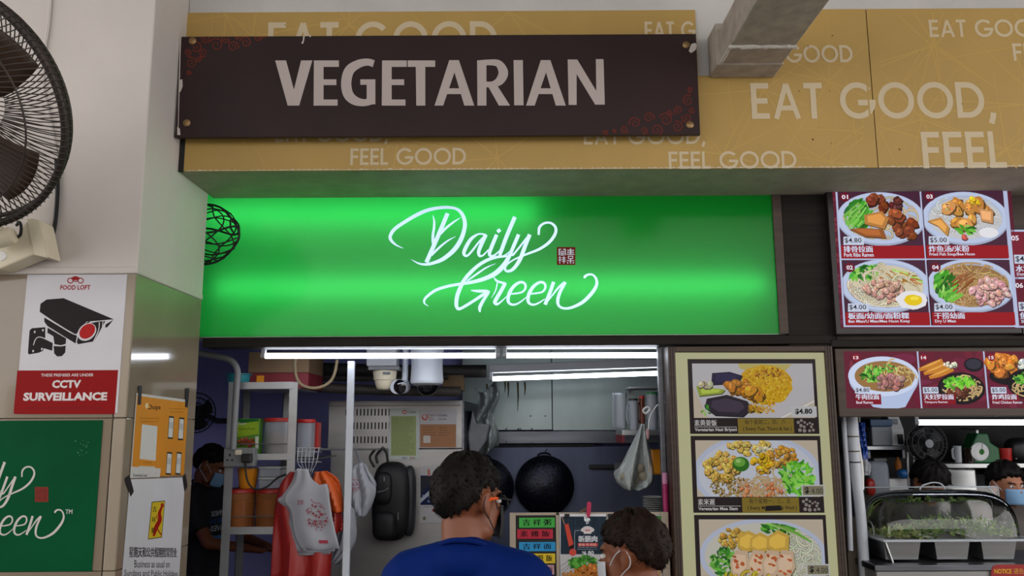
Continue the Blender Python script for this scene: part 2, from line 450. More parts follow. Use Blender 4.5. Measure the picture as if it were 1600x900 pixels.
# ================================================================== BEAM FACING: gold printed boards
mat('gold_board', (178, 146, 80), .5, var=.06, scale=2.5)
YG = YBM - .01
VV = (800 + F_PX * _r.z / _f.z, 450 - F_PX * _u.z / _f.z)      # where plumb lines meet
GEO = {'E': (.50, [[(.08, 0), (.08, 1)], [(0, .92), (.5, .92)], [(0, .5), (.46, .5)], [(0, .08), (.5, .08)]]),
       'F': (.48, [[(.08, 0), (.08, 1)], [(0, .92), (.48, .92)], [(0, .5), (.44, .5)]]),
       'L': (.44, [[(.08, 0), (.08, 1)], [(0, .08), (.44, .08)]]),
       'T': (.52, [[(.26, 0), (.26, 1)], [(0, .92), (.52, .92)]]),
       'A': (.80, [[(.09, 0), (.40, .97)], [(.71, 0), (.40, .97)], [(.2, .3), (.6, .3)]]),
       ',': (.20, [[(.13, .14), (.12, .04), (.05, -.16)]]), ' ': (.30, [])}
def geo_text(art, s, x, y, w, cap, col):
    tot = 0
    wid = {'O': 1.0, 'G': .98, 'D': .78}
    for c in s: tot += (wid.get(c) or GEO[c][0]) + .09
    tot -= .09; k = w / tot
    def mp(px, py):
        return px - (y - py) * (px - VV[0]) / (y - VV[1]), py
    old = art.map; art.map = mp; cx = x; sw = .155 * cap
    sl = -ROLL
    for c in s:
        def q(a, b): return (cx + a * k, y - b * cap - (cx + a * k - x) * sl)
        if c == 'O': art.ring(cx + .5*k, y - .5*cap - (cx-x)*sl, .5*k, .51*cap, sw, col, 40)
        elif c == 'G':
            art.ring(cx + .5*k, y - .5*cap - (cx-x)*sl, .5*k, .51*cap, sw, col, 36, 0, 0, 318)
            art.stroke([q(.5, .44), q(.98, .44)], sw, col, 0)
        elif c == 'D':
            art.stroke([q(.08, 0), q(.08, 1)], sw, col, 0); art.stroke([q(0, .92), q(.34, .92)], sw, col, 0); art.stroke([q(0, .08), q(.34, .08)], sw, col, 0)
            art.ring(cx + .30*k, y - .5*cap - (cx-x)*sl, .48*k, .5*cap, sw, col, 20, 0, -90, 90)
        else:
            art.layer()
            for st in GEO[c][1]: art.stroke([q(*p) for p in st], sw * (.9 if c == 'A' else 1), col, 0)
        cx += ((wid.get(c) or GEO[c][0]) + .09) * k
    art.map = old
GL, GT = (190, 158, 92), (204, 188, 158)
def gold_board(x0, x1, y0, y1, label, texts, lines, notch=None):
    xa, xb = P(x0, (y0+y1)/2, YG).x, P(x1, (y0+y1)/2, YG).x
    t = thing('printed_board', label, 'board', ((xa+xb)/2, YBM - .005, zat(y1, YG)), 'gold printed boards along the beam')
    zt, zb = zat(y0, YG), zat(y1, YG)
    m = MB()
    if notch:
        n0, n1 = P(notch[0], 60, YG).x, P(notch[1], 60, YG).x; nz = zat(notch[2], YG)
        m.prism([(xa, YG, zb), (xb, YG, zb), (xb, YG, zt), (n1, YG, zt), (n1, YG, nz), (n0, YG, nz), (n0, YG, zt), (xa, YG, zt)], (0, .0095, 0))
    else: m.bb(xa, xb, YG, YG + .0095, zb, zt)
    m.build('panel', 'gold_board', t, bev=.001)
    A = Art('Y', YG, eps=4e-6)
    cl = (x0 + 12, y0 + 2, x1 - 12, y1 - 2)
    for hub, ends in lines:
        for e in ends:
            dx, dy = e[0] - hub[0], e[1] - hub[1]; L = math.hypot(dx, dy); wx, wy = -dy / L, dx / L
            for A.clip in ((cl,) if not notch else ((cl[0], cl[1], notch[0] - 4, cl[3]), (notch[1] + 14, cl[1], cl[2], cl[3]), (notch[0] - 4, notch[2] + 4, notch[1] + 14, cl[3]))): A.poly([(hub[0] + wx, hub[1] + wy), (hub[0] - wx, hub[1] - wy), (e[0] - wx*.4, e[1] - wy*.4), (e[0] + wx*.4, e[1] + wy*.4)], GL)
    mid = (y0 + y1) / 2
    for s, x, y, w, c in texts:
        def at(xx): return xx - (mid - y) * -1 * (xx - VV[0]) / (mid - VV[1])
        A.clip = (at(x0) + .5, -50, at(x1) - .5, 900)
        if s == 'EAT G': A.clip = (0, 0, 1088, 900)
        geo_text(A, s, x, y, w, c, GT)
    A.clip = None
    for i in range(int((x1 - x0) / 9) - 2):                      # chipped white edge along the foot of the board
        x = x0 + 14 + i * 9; yb = y1 - .6 - (x - 800) * .0055
        A.poly([(x - 5, yb), (x - 3, yb - .6 - random.random() * 1.4), (x + 2, yb - .6 - random.random() * 1.6), (x + 5, yb)], (206, 198, 184))
    for i in range(int((x1 - x0) / 60)):
        x = random.uniform(x0 + 15, x1 - 15); y = random.uniform(y0 + 10, y1 - 6)
        if notch and notch[0] - 10 < x < notch[1] + 10 and y < notch[2] + 5: continue
        A.ell(x, y, random.uniform(.5, 1.6), random.uniform(.5, 1.6), (70, 50, 28), 0, 7, .4)
    A.build('print', PRINT, t, label='pale lettering and fine pale lines')
def web(x0, x1, y0, y1, n):
    hubs = [(random.uniform(x0, x1), random.uniform(y0, y1)) for _ in range(n)]
    return [(h, [(h[0] + random.uniform(60, 210) * math.cos(a), h[1] + random.uniform(60, 210) * math.sin(a)) for a in [random.uniform(0, .6) + k * 6.28 / 7 for k in range(7)]]) for h in hubs]
gold_board(281, 1362, 17, 265, 'long gold printed board on the beam, partly behind the brown sign', [
    ('EAT GOOD', 417, 91, 360, 56), ('EAT GOOD,', 430, 222, 176, 25), ('FEEL GOOD', 547, 258, 181, 26),
    ('EAT GOOD,', 912, 226, 190, 26), ('FEEL GOOD', 1045, 264, 200, 27), ('EAT G', 1008, 61, 79, 27),
    ('GOOD', 1228, 98, 105, 27), ('EAT GOOD,', 1175, 186, 382, 56)], web(300, 1060, 0, 260, 9) + web(1090, 1350, 60, 260, 6), (1088, 1206, 120))
gold_board(1363.5, 1950, 17, 265, 'plain gold printed board at the right end of the beam', [
    ('EAT GOOD,', 1175, 186, 382, 56), ('EAT GOOD,', 1453, 58, 196, 27), ('FEEL GOOD', 1584, 95, 200, 27),
    ('FEEL GOOD', 1443, 263, 400, 57)], web(1370, 1640, 0, 260, 8))

# ------------------------------------------------------------------ square steel beam that ends on the beam face
mat('beam_grey', (164, 154, 142), .7, var=.2, scale=14, bump=.25, bscale=50)
zb_ = zat(122, YBM - .012, 1150); xa_, xb_ = P(1107, 122, YBM).x, P(1208, 122, YBM).x
sb = thing('support_beam', 'grey painted square beam running from the gold board overhead', 'beam', ((xa_+xb_)/2, YBM - .5, zb_))
MB().bb(xa_ + .018, xb_ - .004, 1.2, YBM - .014, zb_ + .006, zb_ + .17).build('beam_body', 'beam_grey', sb, bev=.006)
MB().bb(xa_, xb_, YBM - .16, YBM - .012, zb_, zb_ + .2).build('end_shoe', 'beam_grey', sb, bev=.008)
yw = YBM - .33
mat('weld_white', (200, 196, 188), .8, var=.1, scale=20, bump=.6, bscale=60)
w = MB()
w.tube([(xa_ + .016 + (xb_ - xa_ - .02) * i / 22, yw + random.uniform(-.003, .003), zb_ + .004) for i in range(23)], [.010 + random.uniform(-.002, .003) for _ in range(23)], 8)
w.tube([(xa_ + .018, yw + (YBM - .17 - yw) * i / 14, zb_ + .006) for i in range(15)], [.007 + random.uniform(-.002, .003) for _ in range(15)], 8)
w.build('filler_seam', 'weld_white', sb, smooth=True, label='white filler line across the underside')

# ------------------------------------------------------------------ brown VEGETARIAN sign
mat('sign_brown', (44, 29, 29), .45, var=.25, scale=1.6, spec=.3)
YS = YBM - .085
sx0, sx1 = P(279, 132, YS).x, P(1091, 136, YS).x; sz1, sz0 = zat(55, YS, 690), zat(212.5, YS, 690)
vs = thing('stall_sign', 'dark brown sign reading vegetarian in pale capitals on the beam', 'sign', ((sx0+sx1)/2, YS, sz0))
MB().bb(sx0, sx1, YS, YS + .022, sz0, sz1).build('panel', 'sign_brown', vs, bev=.0015)
for bx, by in ((301, 64), (292, 192), (1072, 70), (1078, 195)):
    p = P(bx, by, YS)
    b = MB().lathe([(0, .0065), (.010, .006), (.0165, .003), (.0175, 0)], p, (0, -1, 0), 20).build('bolt', 'brass', vs, smooth=True)
    MB().cyl(p + Vector((0, .022, 0)), (p.x, YBM - .016, p.z), .012, n=12).build('spacer', 'grey_metal', vs)
A = Art('Y', YS)
# pale capitals, drawn letter by letter
def VG(pts): return [(431 + u / 3.0, v) for u, v in pts]
LW = (186, 174, 170)
def letter(polys):
    for p in polys: A.poly(p, LW)
yt, yb = 94.5, 165.0
def L_(x, y): return (x, y)
letter([[(430, 94.5), (447, 94.5), (459.5, 141), (459.5, 165), (449.5, 165)], [(470.5, 94.5), (488, 94.5), (467.5, 165), (459, 165), (459, 141)]])          # V
def E_(x, w): letter([[(x, 94.5), (x + 15, 94.5), (x + 15, 165), (x - .5, 165)], [(x + 14.5, 94.5), (x + w, 94.5), (x + w, 104.5), (x + 14.5, 104.5)], [(x + 14.5, 124), (x + w - 4, 124), (x + w - 4, 133), (x + 14.5, 133)], [(x + 14.5, 155.5), (x + w - 2, 155.5), (x + w - 2, 165), (x + 14.5, 165)]])
E_(490.5, 39)
A.stroke([(584, 99.5), (574, 97), (560, 100), (546, 110), (541, 129), (544, 147), (554, 157), (568, 160.5), (580, 158)], [11, 11, 13, 15.5, 16, 16, 14, 11, 11], LW, 6)     # G
letter([[(573, 126), (586.5, 126), (586.5, 163), (573, 163)], [(563, 124), (586.5, 124), (586.5, 132.5), (563, 132.5)]])
E_(597, 38.5)
letter([[(649.5, 94.5), (664.5, 94.5), (664.5, 165), (650.5, 165)], [(637, 94.5), (680, 94.5), (680, 104.5), (637, 104.5)]])                                           # T
def A_(x): letter([[(x + 23, 94), (x + 35, 94), (x + 31.5, 112), (x + 13.5, 165), (x, 165)], [(x + 23, 94), (x + 38, 94), (x + 62, 165), (x + 46.5, 165), (x + 29, 106)], [(x + 18, 138), (x + 44, 138), (x + 47, 147), (x + 15, 147)]])
A_(679)
letter([[(745.5, 95), (760, 94), (760, 165), (746, 165)], [(762, 134), (774, 129), (797, 165), (779.5, 165)]])                                                          # R
A.stroke([(746, 99), (764, 97.5), (778, 99), (785, 108), (786, 117), (780, 127), (770, 131.5), (759, 132)], [9, 9, 11, 14, 15, 13, 9, 9], LW, 6)
letter([[(802.5, 94), (817, 94), (818, 164.5), (803.5, 164.5)]])                                                                                                       # I
A_(822)
letter([[(887, 93), (901, 93), (901, 164), (888.5, 164)], [(887, 93), (902, 93), (944.5, 163.5), (930, 163.5)], [(931, 92.5), (943, 92.5), (945, 163.5), (932, 163.5)]])  # N
# red-brown scrollwork in two corners
SC = (104, 48, 37)
def spiral(cx, cy, r, a0, turns=1.6, cw=1, w=2.2, col=SC, clip=(282, 57, 1088, 211)):
    A.clip = clip; n = 16
    A.stroke([(cx + r * (1 - .86 * i / n) * math.cos(R_(a0) + cw * turns * 6.283 * i / n), cy + r * (1 - .86 * i / n) * math.sin(R_(a0) + cw * turns * 6.283 * i / n)) for i in range(n + 1)], [w * (1 - .45 * i / n) for i in range(n + 1)], col, 3)
    A.clip = None
for cx, cy, r, a, c in ((338, 70, 11, 200, 1), (364, 73, 9, 20, -1), (384, 66, 9.5, 190, 1), (403, 60, 6, 30, -1), (318, 82, 7, 60, 1), (307, 72, 9, 140, -1), (298, 98, 9, 250, 1), (293, 82, 6, 100, -1), (352, 60, 7, 10, 1), (322, 61, 7, 200, -1), (295, 113, 4, 0, 1), (372, 58, 4, 90, 1), (412, 57, 3.4, 180, 1), (310, 92, 5, 300, 1)):
    spiral(cx, cy, r, a, cw=c)
for cx, cy, r, a, c in ((992, 192, 9.5, 160, 1), (1014, 184, 8.5, 20, -1), (1040, 187, 11, 200, 1), (1026, 203, 10, 90, -1), (1058, 198, 9, 250, 1), (1075, 157, 9, 300, -1), (1060, 172, 7, 120, 1), (1073, 184, 8, 200, -1), (976, 202, 6.5, 20, 1), (946, 208, 4.5, 180, 1), (1006, 204, 6, 100, -1), (1079, 140, 4.5, 80, 1), (1046, 176, 5, 10, 1), (960, 204, 3, 0, 1), (1081, 172, 5, 20, 1)):
    spiral(cx, cy, r, a, cw=c, col=(100, 45, 39))
# chips and scratches in the brown film
CH = (198, 190, 184)
A.poly([(280.5, 125), (285, 124), (285.5, 135), (282, 144), (280.5, 143)], CH); A.poly([(277, 198), (281, 201), (282, 211), (277, 211)], CH)
A.poly([(281, 58), (283, 58), (279, 200), (278, 200)], CH)
A.poly([(1080, 69), (1086, 67), (1089, 71), (1087, 78), (1080, 83), (1076, 80)], CH)
A.stroke([(472, 68), (474, 64), (475, 56)], [3, 2, 2.5], CH, 4); A.stroke([(484, 55), (485, 58)], [3, 2], CH, 0)
A.build('lettering', PRINT, vs, label='pale capitals, red-brown scrolls and chipped spots')

# ------------------------------------------------------------------ green lightbox: real box, tubes inside, acrylic face
gm = bpy.data.materials.new('green_acrylic'); gm.use_nodes = True; nt = gm.node_tree; nt.nodes.clear()
out = nt.nodes.new('ShaderNodeOutputMaterial'); mx = nt.nodes.new('ShaderNodeMixShader'); tr = nt.nodes.new('ShaderNodeBsdfTranslucent'); df = nt.nodes.new('ShaderNodeBsdfPrincipled')
nz = nt.nodes.new('ShaderNodeTexNoise'); nz.inputs['Scale'].default_value = 3; rp = nt.nodes.new('ShaderNodeValToRGB')
rp.color_ramp.elements[0].color = (.04, .66, .12, 1); rp.color_ramp.elements[1].color = (.05, .74, .14, 1)
nt.links.new(nz.outputs[0], rp.inputs[0]); nt.links.new(rp.outputs[0], tr.inputs[0])
df.inputs['Base Color'].default_value = (.004, .10, .018, 1); df.inputs['Roughness'].default_value = .12
mx.inputs[0].default_value = .3; nt.links.new(tr.outputs[0], mx.inputs[1]); nt.links.new(df.outputs[0], mx.inputs[2]); nt.links.new(mx.outputs[0], out.inputs[0])
MATS['green_acrylic'] = gm
mat('box_white', (228, 228, 226), .7, var=.02)
mat('box_tube', (255, 255, 255), .5, emit=4.9, ecol=(236, 255, 240))
mat('letter_lit', (186, 214, 244), .4, emit=.82, ecol=(190, 216, 246), var=.02)
gx0, gx1 = XP - .12, P(1224, 415, YLB).x; gz1, gz0 = zat(300, YLB), zat(524.5, YLB)
lb = thing('lightbox_sign', 'glowing green lightbox sign reading daily green in white script', 'sign', ((gx0+gx1)/2, YLB, gz0))
MB().bb(gx0, gx1, YLB + .15, YLB + .16, gz0, gz1).build('back_plate', 'box_white', lb)
m = MB(); m.bb(gx0, gx1, YLB + .006, YLB + .15, gz1 - .006, gz1); m.bb(gx0, gx1, YLB + .006, YLB + .15, gz0, gz0 + .006); m.bb(gx0, gx0 + .006, YLB + .006, YLB + .15, gz0, gz1); m.bb(gx1 - .006, gx1, YLB + .006, YLB + .15, gz0, gz1)
m.build('side_wall', 'box_white', lb)
fx1 = P(1211, 415, YLB).x
MB().add([(gx0 + .002, YLB + .003, gz0 + .002), (gx1 - .006, YLB + .003, gz0 + .002), (gx1 - .006, YLB + .003, gz1), (gx0 + .002, YLB + .003, gz1)], [(0, 1, 2, 3)]).build('acrylic_face', gm, lb, label='glossy green acrylic face')
MB().bb(fx1, gx1 + .004, YLB - .012, YLB + .001, gz0, gz1).build('edge_frame', 'brown_frame', lb, bev=.003)
for (a, b, y, rr) in ((332, 838, 340, .014), (345, 1190, 449, .014)):
    za = zat(y, YLB + .09); MB().cyl((xat(a, YLB + .09, y), YLB + .075, za), (xat(b, YLB + .09, y), YLB + .075, za), rr, n=12).build('fluorescent_tube', 'box_tube', lb, smooth=True)
A7 = lambda u, v, w: (600 + u / 7.5, 300 + v / 7.5, w / 7.5)
B7 = lambda u, v, w: (720 + u / 6.922, 310 + v / 6.922, w / 6.922)
C7 = lambda u, v, w: (650 + u / 8.18, 390 + v / 8.18, w / 8.18)
D7 = lambda u, v, w: (760 + u / 8.42, 410 + v / 8.42, w / 8.42)
SCRIPT = [
 (A7, [(225,660,5),(140,620,20),(80,560,35),(77,505,38),(130,430,40),(260,340,40),(420,250,42),(560,200,38),(720,180,34),(840,195,32),(910,250,38),(945,340,44),(943,430,46),(900,560,50),(820,680,52),(700,780,46),(600,825,38),(500,848,30),(410,838,20),(318,790,4)]),
 (A7, [(745,250,46),(640,500,48),(497,825,48)]), (A7, [(572,270,3),(588,340,22),(586,420,28),(574,500,30),(574,580,32),(585,640,30)]),
 (A7, [(900,298,3),(820,350,20),(730,420,28),(655,495,30)]), (A7, [(840,520,3),(750,570,18),(660,640,24),(555,740,28)]),
 (B7, [(272,398,26),(225,384,16),(180,390,20),(110,440,35),(55,530,40),(33,595,36),(65,622,24),(120,570,22),(190,480,20),(265,400,22)]),
 (B7, [(272,392,40),(230,480,42),(195,570,38),(202,620,28),(240,615,18),(300,555,14)]),
 (B7, [(388,392,38),(335,520,40),(310,595,36),(328,625,26),(370,610,18),(425,560,12)]), (B7, [(400,335,40),(422,365,40)]),
 (B7, [(585,200,42),(500,400,42),(440,560,40),(425,610,32),(450,628,20),(500,600,14),(545,560,10)]),
 (B7, [(625,390,38),(570,520,38),(545,585,34),(560,612,24),(600,570,20),(680,470,20),(742,392,22)]),
 (B7, [(745,390,42),(690,530,42),(640,660,42),(575,755,36),(515,788,28),(478,768,22),(500,715,18),(580,660,16),(700,608,22),(850,548,28),(960,470,32),(1022,380,32),(1022,310,28),(970,265,24),(900,270,24),(850,315,28),(842,395,22)]),
 (C7, [(1205,60,44),(1130,190,60),(1020,300,60),(880,370,52),(720,415,42),(560,440,36),(400,470,36),(250,520,36),(140,600,32),(105,650,28),(112,690,18),(160,724,5)]),
 (C7, [(1170,85,20),(1040,95,34),(920,130,40),(800,200,42),(690,300,46),(610,400,48),(560,500,50),(525,600,50),(515,690,48),(525,740,42),(555,758,36),(640,715,36),(760,640,36),(860,575,40),(930,535,36)]),
 (C7, [(705,522,14),(800,530,36),(900,530,34),(945,542,14)]), (C7, [(925,550,34),(860,650,40),(815,740,42),(818,798,20)]),
 (C7, [(1020,178,3),(900,230,18),(780,310,24),(655,400,18)]),
 (D7, [(95,190,5),(122,230,26),(150,250,28),(200,265,30),(258,278,26)]), (D7, [(248,275,46),(190,380,48),(125,490,50),(112,528,46),(140,550,32),(195,515,20),(270,445,10)]), (D7, [(145,265,16),(128,350,16),(100,410,12),(65,468,4)]),
 (D7, [(320,415,20),(400,407,22),(478,385,24),(515,330,30),(500,275,32),(440,262,34),(360,315,42),(300,410,46),(285,500,42),(312,545,32),(370,555,26),(440,525,20),(530,455,10)]),
 (D7, [(582,413,20),(662,405,22),(740,385,24),(775,330,30),(762,275,32),(702,262,34),(622,315,42),(562,410,46),(547,500,42),(574,545,32),(632,555,26),(702,525,20),(770,480,10)]),
 (D7, [(885,256,44),(835,400,46),(772,555,46)]), (D7, [(800,520,14),(870,430,20),(950,330,28),(1035,262,38)]),
 (D7, [(1040,260,36),(965,400,42),(938,510,42),(960,578,32),(1030,605,30),(1130,590,36),(1270,520,44),(1390,400,46),(1448,300,40),(1445,220,32),(1400,165,26),(1340,160,28),(1298,185,34),(1288,208,26)])]
def seal(A, x0, y0, x1, y1, bg, fg):
    A.rect(x0, y0, x1, y1, bg); w = (x1 - x0); h = (y1 - y0)
    def b(a, c, d, e): A.rect(x0 + a*w, y0 + c*h, x0 + d*w, y0 + e*h, fg)
    for a, c, d, e in ((.10,.10,.16,.46),(.42,.10,.48,.46),(.10,.10,.24,.15),(.34,.10,.48,.15),(.21,.22,.37,.26),(.21,.22,.25,.46),(.33,.22,.37,.46),(.21,.34,.37,.38),(.21,.43,.37,.47),
                       (.10,.58,.24,.62),(.14,.50,.18,.92),(.08,.70,.26,.74),(.28,.58,.48,.62),(.28,.68,.48,.72),(.28,.78,.48,.82),(.36,.52,.40,.92),
                       (.56,.16,.92,.21),(.56,.27,.92,.32),(.71,.08,.77,.40),(.54,.38,.94,.43),(.60,.49,.88,.53),(.60,.49,.64,.66),(.84,.49,.88,.66),(.60,.62,.88,.66),(.71,.66,.77,.92),(.54,.74,.94,.78),(.56,.84,.62,.92),(.86,.84,.92,.92)): b(a, c, d, e)
A = Art('Y', YLB)
for fn, st in SCRIPT:
    q = [fn(*p) for p in st]; A.stroke([(p[0], p[1]) for p in q], [p[2] for p in q], (190, 216, 246), 6)
A.build('lettering', MATS['letter_lit'], lb, label='pale blue-white brush script lettering')
A = Art('Y', YLB); seal(A, 870, 386, 899, 414, (104, 22, 16), (205, 215, 225))
A.build('seal_mark', print_mat('seal_print', emit=.75), lb, label='small red square seal')

# ------------------------------------------------------------------ green sign and CCTV notice on the pillar front
YQ = YPF - .004
mat('sign_green', (3, 76, 43), .5, var=.12, scale=3, spec=.06)
xg0, xg1 = P(-330, 775, YQ).x, P(152, 775, YQ).x
gs = thing('wall_sign', 'dark green painted sign board with white script on the tiled pillar', 'sign', ((xg0+xg1)/2, YQ, zat(893, YQ, 80)))
MB().bb(xg0, xg1, YQ, YPF - .0005, zat(893, YQ, 80), zat(657, YQ, 80)).build('panel', 'sign_green', gs, bev=.001)
A = Art('Y', YQ)
def small(x, y): return 54.6 + (x - 870) * .72, 761 + (y - 386) * .83
A.map = small
for fn, st in SCRIPT:
    q = [fn(*p) for p in st]; A.stroke([(p[0], p[1]) for p in q], [p[2] * .92 for p in q], (196, 192, 186), 5)
seal(A, 870, 386, 899, 414, (128, 44, 36), (92, 40, 34)); A.map = None
A.text('TM', 102, 803, 11, 7, (190, 190, 184), .02)
for k in range(14): A.ell(random.uniform(118, 142), random.uniform(683, 714), random.uniform(.4, 1.5), random.uniform(.3, 1), (90, 140, 116), random.uniform(0, 180), 6, .3)
A.build('lettering', PRINT, gs, label='white brush script, small red seal and scuffs')
wm = MB(); 
A = None
mat('notice_white', (196, 194, 200), .35, var=.04)
cx0, cx1, cz0, cz1 = P(33, 536, YQ).x, P(191, 536, YQ).x, zat(646, YQ, 100), zat(429, YQ, 110)
cs = thing('security_notice', 'white and red notice with a black camera drawing on the pillar', 'notice', ((cx0+cx1)/2, YQ, cz0))
MB().bb(cx0, cx1, YQ, YPF - .0005, cz0, cz1).build('panel', 'notice_white', cs, bev=.001)
A = Art('Y', YQ)
N7 = lambda u, v: (10 + u / 3.75, 420 + v / 3.75)
RD, BK, WH = (138, 10, 13), (34, 28, 30), (204, 202, 206)
def np_(pts, c): A.poly([N7(*p) for p in pts], c)
np_([(64, 596), (655, 593), (636, 846), (624, 851), (48, 851), (42, 843)], RD)
np_([(200, 205), (235, 180), (335, 172), (630, 296), (470, 310), (405, 380), (195, 252)], BK)
np_([(195, 252), (410, 372), (440, 340), (470, 315), (500, 300), (420, 375), (398, 390)], BK)
np_([(222, 285), (395, 388), (415, 385), (405, 438), (240, 335), (222, 310)], BK)
np_([(425, 380), (470, 322), (545, 308), (580, 306), (515, 425), (420, 442), (412, 430)], BK)
np_([(578, 345), (582, 325), (628, 298), (608, 322), (592, 342)], BK)
A.ell(*N7(472, 370), 60/3.75, 46/3.75, WH, -40); A.ell(*N7(474, 366), 52/3.75, 38/3.75, (170, 30, 30), -40)
A.stroke([N7(545, 312), N7(540, 360), N7(510, 428)], 1.4, WH, 4); A.stroke([N7(566, 308), N7(556, 370), N7(518, 424)], 1.2, WH, 4)
np_([(150, 348), (228, 342), (228, 400), (216, 480), (190, 492), (132, 502), (126, 492), (136, 360)], BK)
np_([(165, 425), (200, 402), (272, 432), (268, 480), (165, 450)], BK); A.stroke([N7(158, 448), N7(172, 412), N7(200, 400), N7(272, 432)], 1.3, WH, 4)
np_([(242, 345), (350, 408), (348, 440), (320, 448), (282, 442), (275, 395), (240, 375)], BK)
np_([(277, 452), (320, 455), (348, 450), (345, 490), (325, 512), (298, 514), (280, 495)], BK)
for u, v in ((166, 370), (214, 360), (157, 482), (208, 470)): A.ell(*N7(u, v), 1.3, 2, WH, 10, 10)
A.stroke([N7(200, 262), N7(395, 382), N7(420, 372)], 1.5, WH, 4)
RR = (150, 32, 36)
A.text('FOOD LOFT', 94, 453, 47, 7.5, RR, .03)
for dx in (-8, 0, 8): A.ring(118 + dx, 438.5 - (2.5 if dx == 0 else 0), 5, 4.6, 1.6, RR, 16)
A.ell(118, 435, 7, 3, RR, 0, 12)
A.text('THESE PREMISES ARE UNDER', 64, 588.5, 82, 4.6, (206, 196, 196), .02)
A.text('CCTV', 81, 606.5, 45, 12.5, (212, 206, 206), .045); A.text('SURVEILLANCE', 36, 626.5, 131, 13, (212, 206, 206), .045)
A.text('SORRY FOR THE INCONVENIENCE CAUSED', 42, 640, 117, 4, (116, 24, 28), .015)
A.build('print', PRINT, cs, label='black camera drawing, red band and white capitals')

# ------------------------------------------------------------------ two posters taped on the pillar's side face
XS = XP + .002
def sheet_x(pts, name, label, cat, m, thick=.0012):
    t = thing(name, label, cat, PX(*pts[3], XS))
    MB().prism([PX(x, y, XS) for x, y in pts], (thick, 0, 0)).build('sheet', m, t)
    return t
mat('paper_orange', (214, 138, 22), .35, var=.05); mat('paper_white', (206, 206, 212), .5, var=.04)
op = sheet_x([(213, 614), (294, 625), (287, 742), (203, 747)], 'poster', 'orange app poster taped to the tiled side of the pillar', 'poster', 'paper_orange')
A = Art('X', XS + .0012)
A.poly([(213, 614), (294, 625), (293.8, 629), (212.8, 618)], (196, 194, 190)); A.poly([(213, 614), (214.5, 614.2), (205, 747), (203, 747)], (190, 188, 182))
A.text('Chope', 230, 642, 21, 10, (46, 30, 20), .02); A.ell(229.5, 634, 2.8, 4.6, (226, 200, 150), 0, 14)
A.poly([(222, 663), (246, 666), (243, 720), (218, 717)], (208, 206, 204))            # the printed code itself is left blank
A.poly([(217, 728), (242, 729), (241, 737), (216, 737)], (200, 196, 190))
for x, y, w in ((219, 655, 30), (220, 660, 27), (264, 640, 26), (266, 645, 20), (224, 724, 13)): A.text('Scan here with the app to see our offers', x, y, w, 2.6, (92, 60, 20), .0)
for x, y in ((264, 650), (280, 652), (261, 706), (276, 706)):
    A.poly([(x, y), (x + 8, y + .9), (x + 6, y + 36), (x - 2.2, y + 35.5)], (40, 36, 34)); A.poly([(x + .7, y + 2.5), (x + 7.2, y + 3.4), (x + 5.6, y + 33.5), (x - 1.4, y + 33)], (206, 206, 204))
    A.poly([(x + .6, y + 9), (x + 6.6, y + 10), (x + 6, y + 20), (x, y + 19)], (182, 182, 182))
A.poly([(203, 747), (205.5, 744), (250, 746), (247, 745), (204, 731)], (200, 198, 196))
A.poly([(204.5, 729), (251, 732), (249.5, 745.4), (203.5, 747)], (202, 200, 198)); A.text('Download now!', 208, 745, 22, 5, (40, 40, 60), .02)
A.build('print', PRINT, op)
wp = sheet_x([(203, 749), (289, 746), (276, 960), (184, 975)], 'poster', 'white holiday opening poster below the orange poster', 'poster', 'paper_white')
A = Art('X', XS + .0012)
A.poly([(237, 784), (258, 782), (253, 840), (231, 843)], (52, 40, 20)); A.poly([(238, 785.2), (257.2, 783.2), (252.2, 839), (232, 841.6)], (206, 180, 40))
A.stroke([(254, 789), (249, 802), (250, 812), (244, 824), (240, 838)], [2.5, 5, 6, 6.5, 3], (160, 28, 24), 4); A.ell(253.5, 789.5, 2.6, 3.6, (164, 36, 26), 0, 10); A.stroke([(244, 805), (247, 812), (251, 806)], 1.3, (160, 28, 24), 3); A.stroke([(244, 824), (250, 833), (252, 836)], 2, (160, 28, 24), 3)
for i, c in enumerate('吉祥素'): A.text(c, 238.5 - i * 1.3, 800 + i * 16.5, 6, 9, (40, 34, 10), .01)
A.text('星期天和公共假期照常营业', 202, 871, 74, 17, (28, 26, 28), .03)
A.text('Business as usual on', 210, 887, 55, 12, (30, 28, 30), .005); A.text('Sundays and Public Holidays', 194, 903, 84, 13, (30, 28, 30), .005)
A.build('print', PRINT, wp)
mat('tape_black', (26, 26, 28), .35, var=.2)
for pts, lb_ in (([(216, 603), (222, 602), (220, 632), (215, 633)], 'black tape at the upper left corner of the orange poster'), ([(290, 607), (296, 606), (293, 637), (289, 636)], 'black tape at the upper right corner of the orange poster'),
                 ([(195, 748), (202, 742), (209, 768), (204, 776)], 'black tape at the lower left corner of the orange poster'), ([(285, 747), (290, 740), (293, 760), (288, 768)], 'black tape at the lower right corner of the orange poster')):
    MB().prism([PX(x, y, XS + .0014) for x, y in pts], (.0008, 0, 0)).build('tape_strip', 'tape_black', label=lb_, cat='tape', group='tape holding the posters')

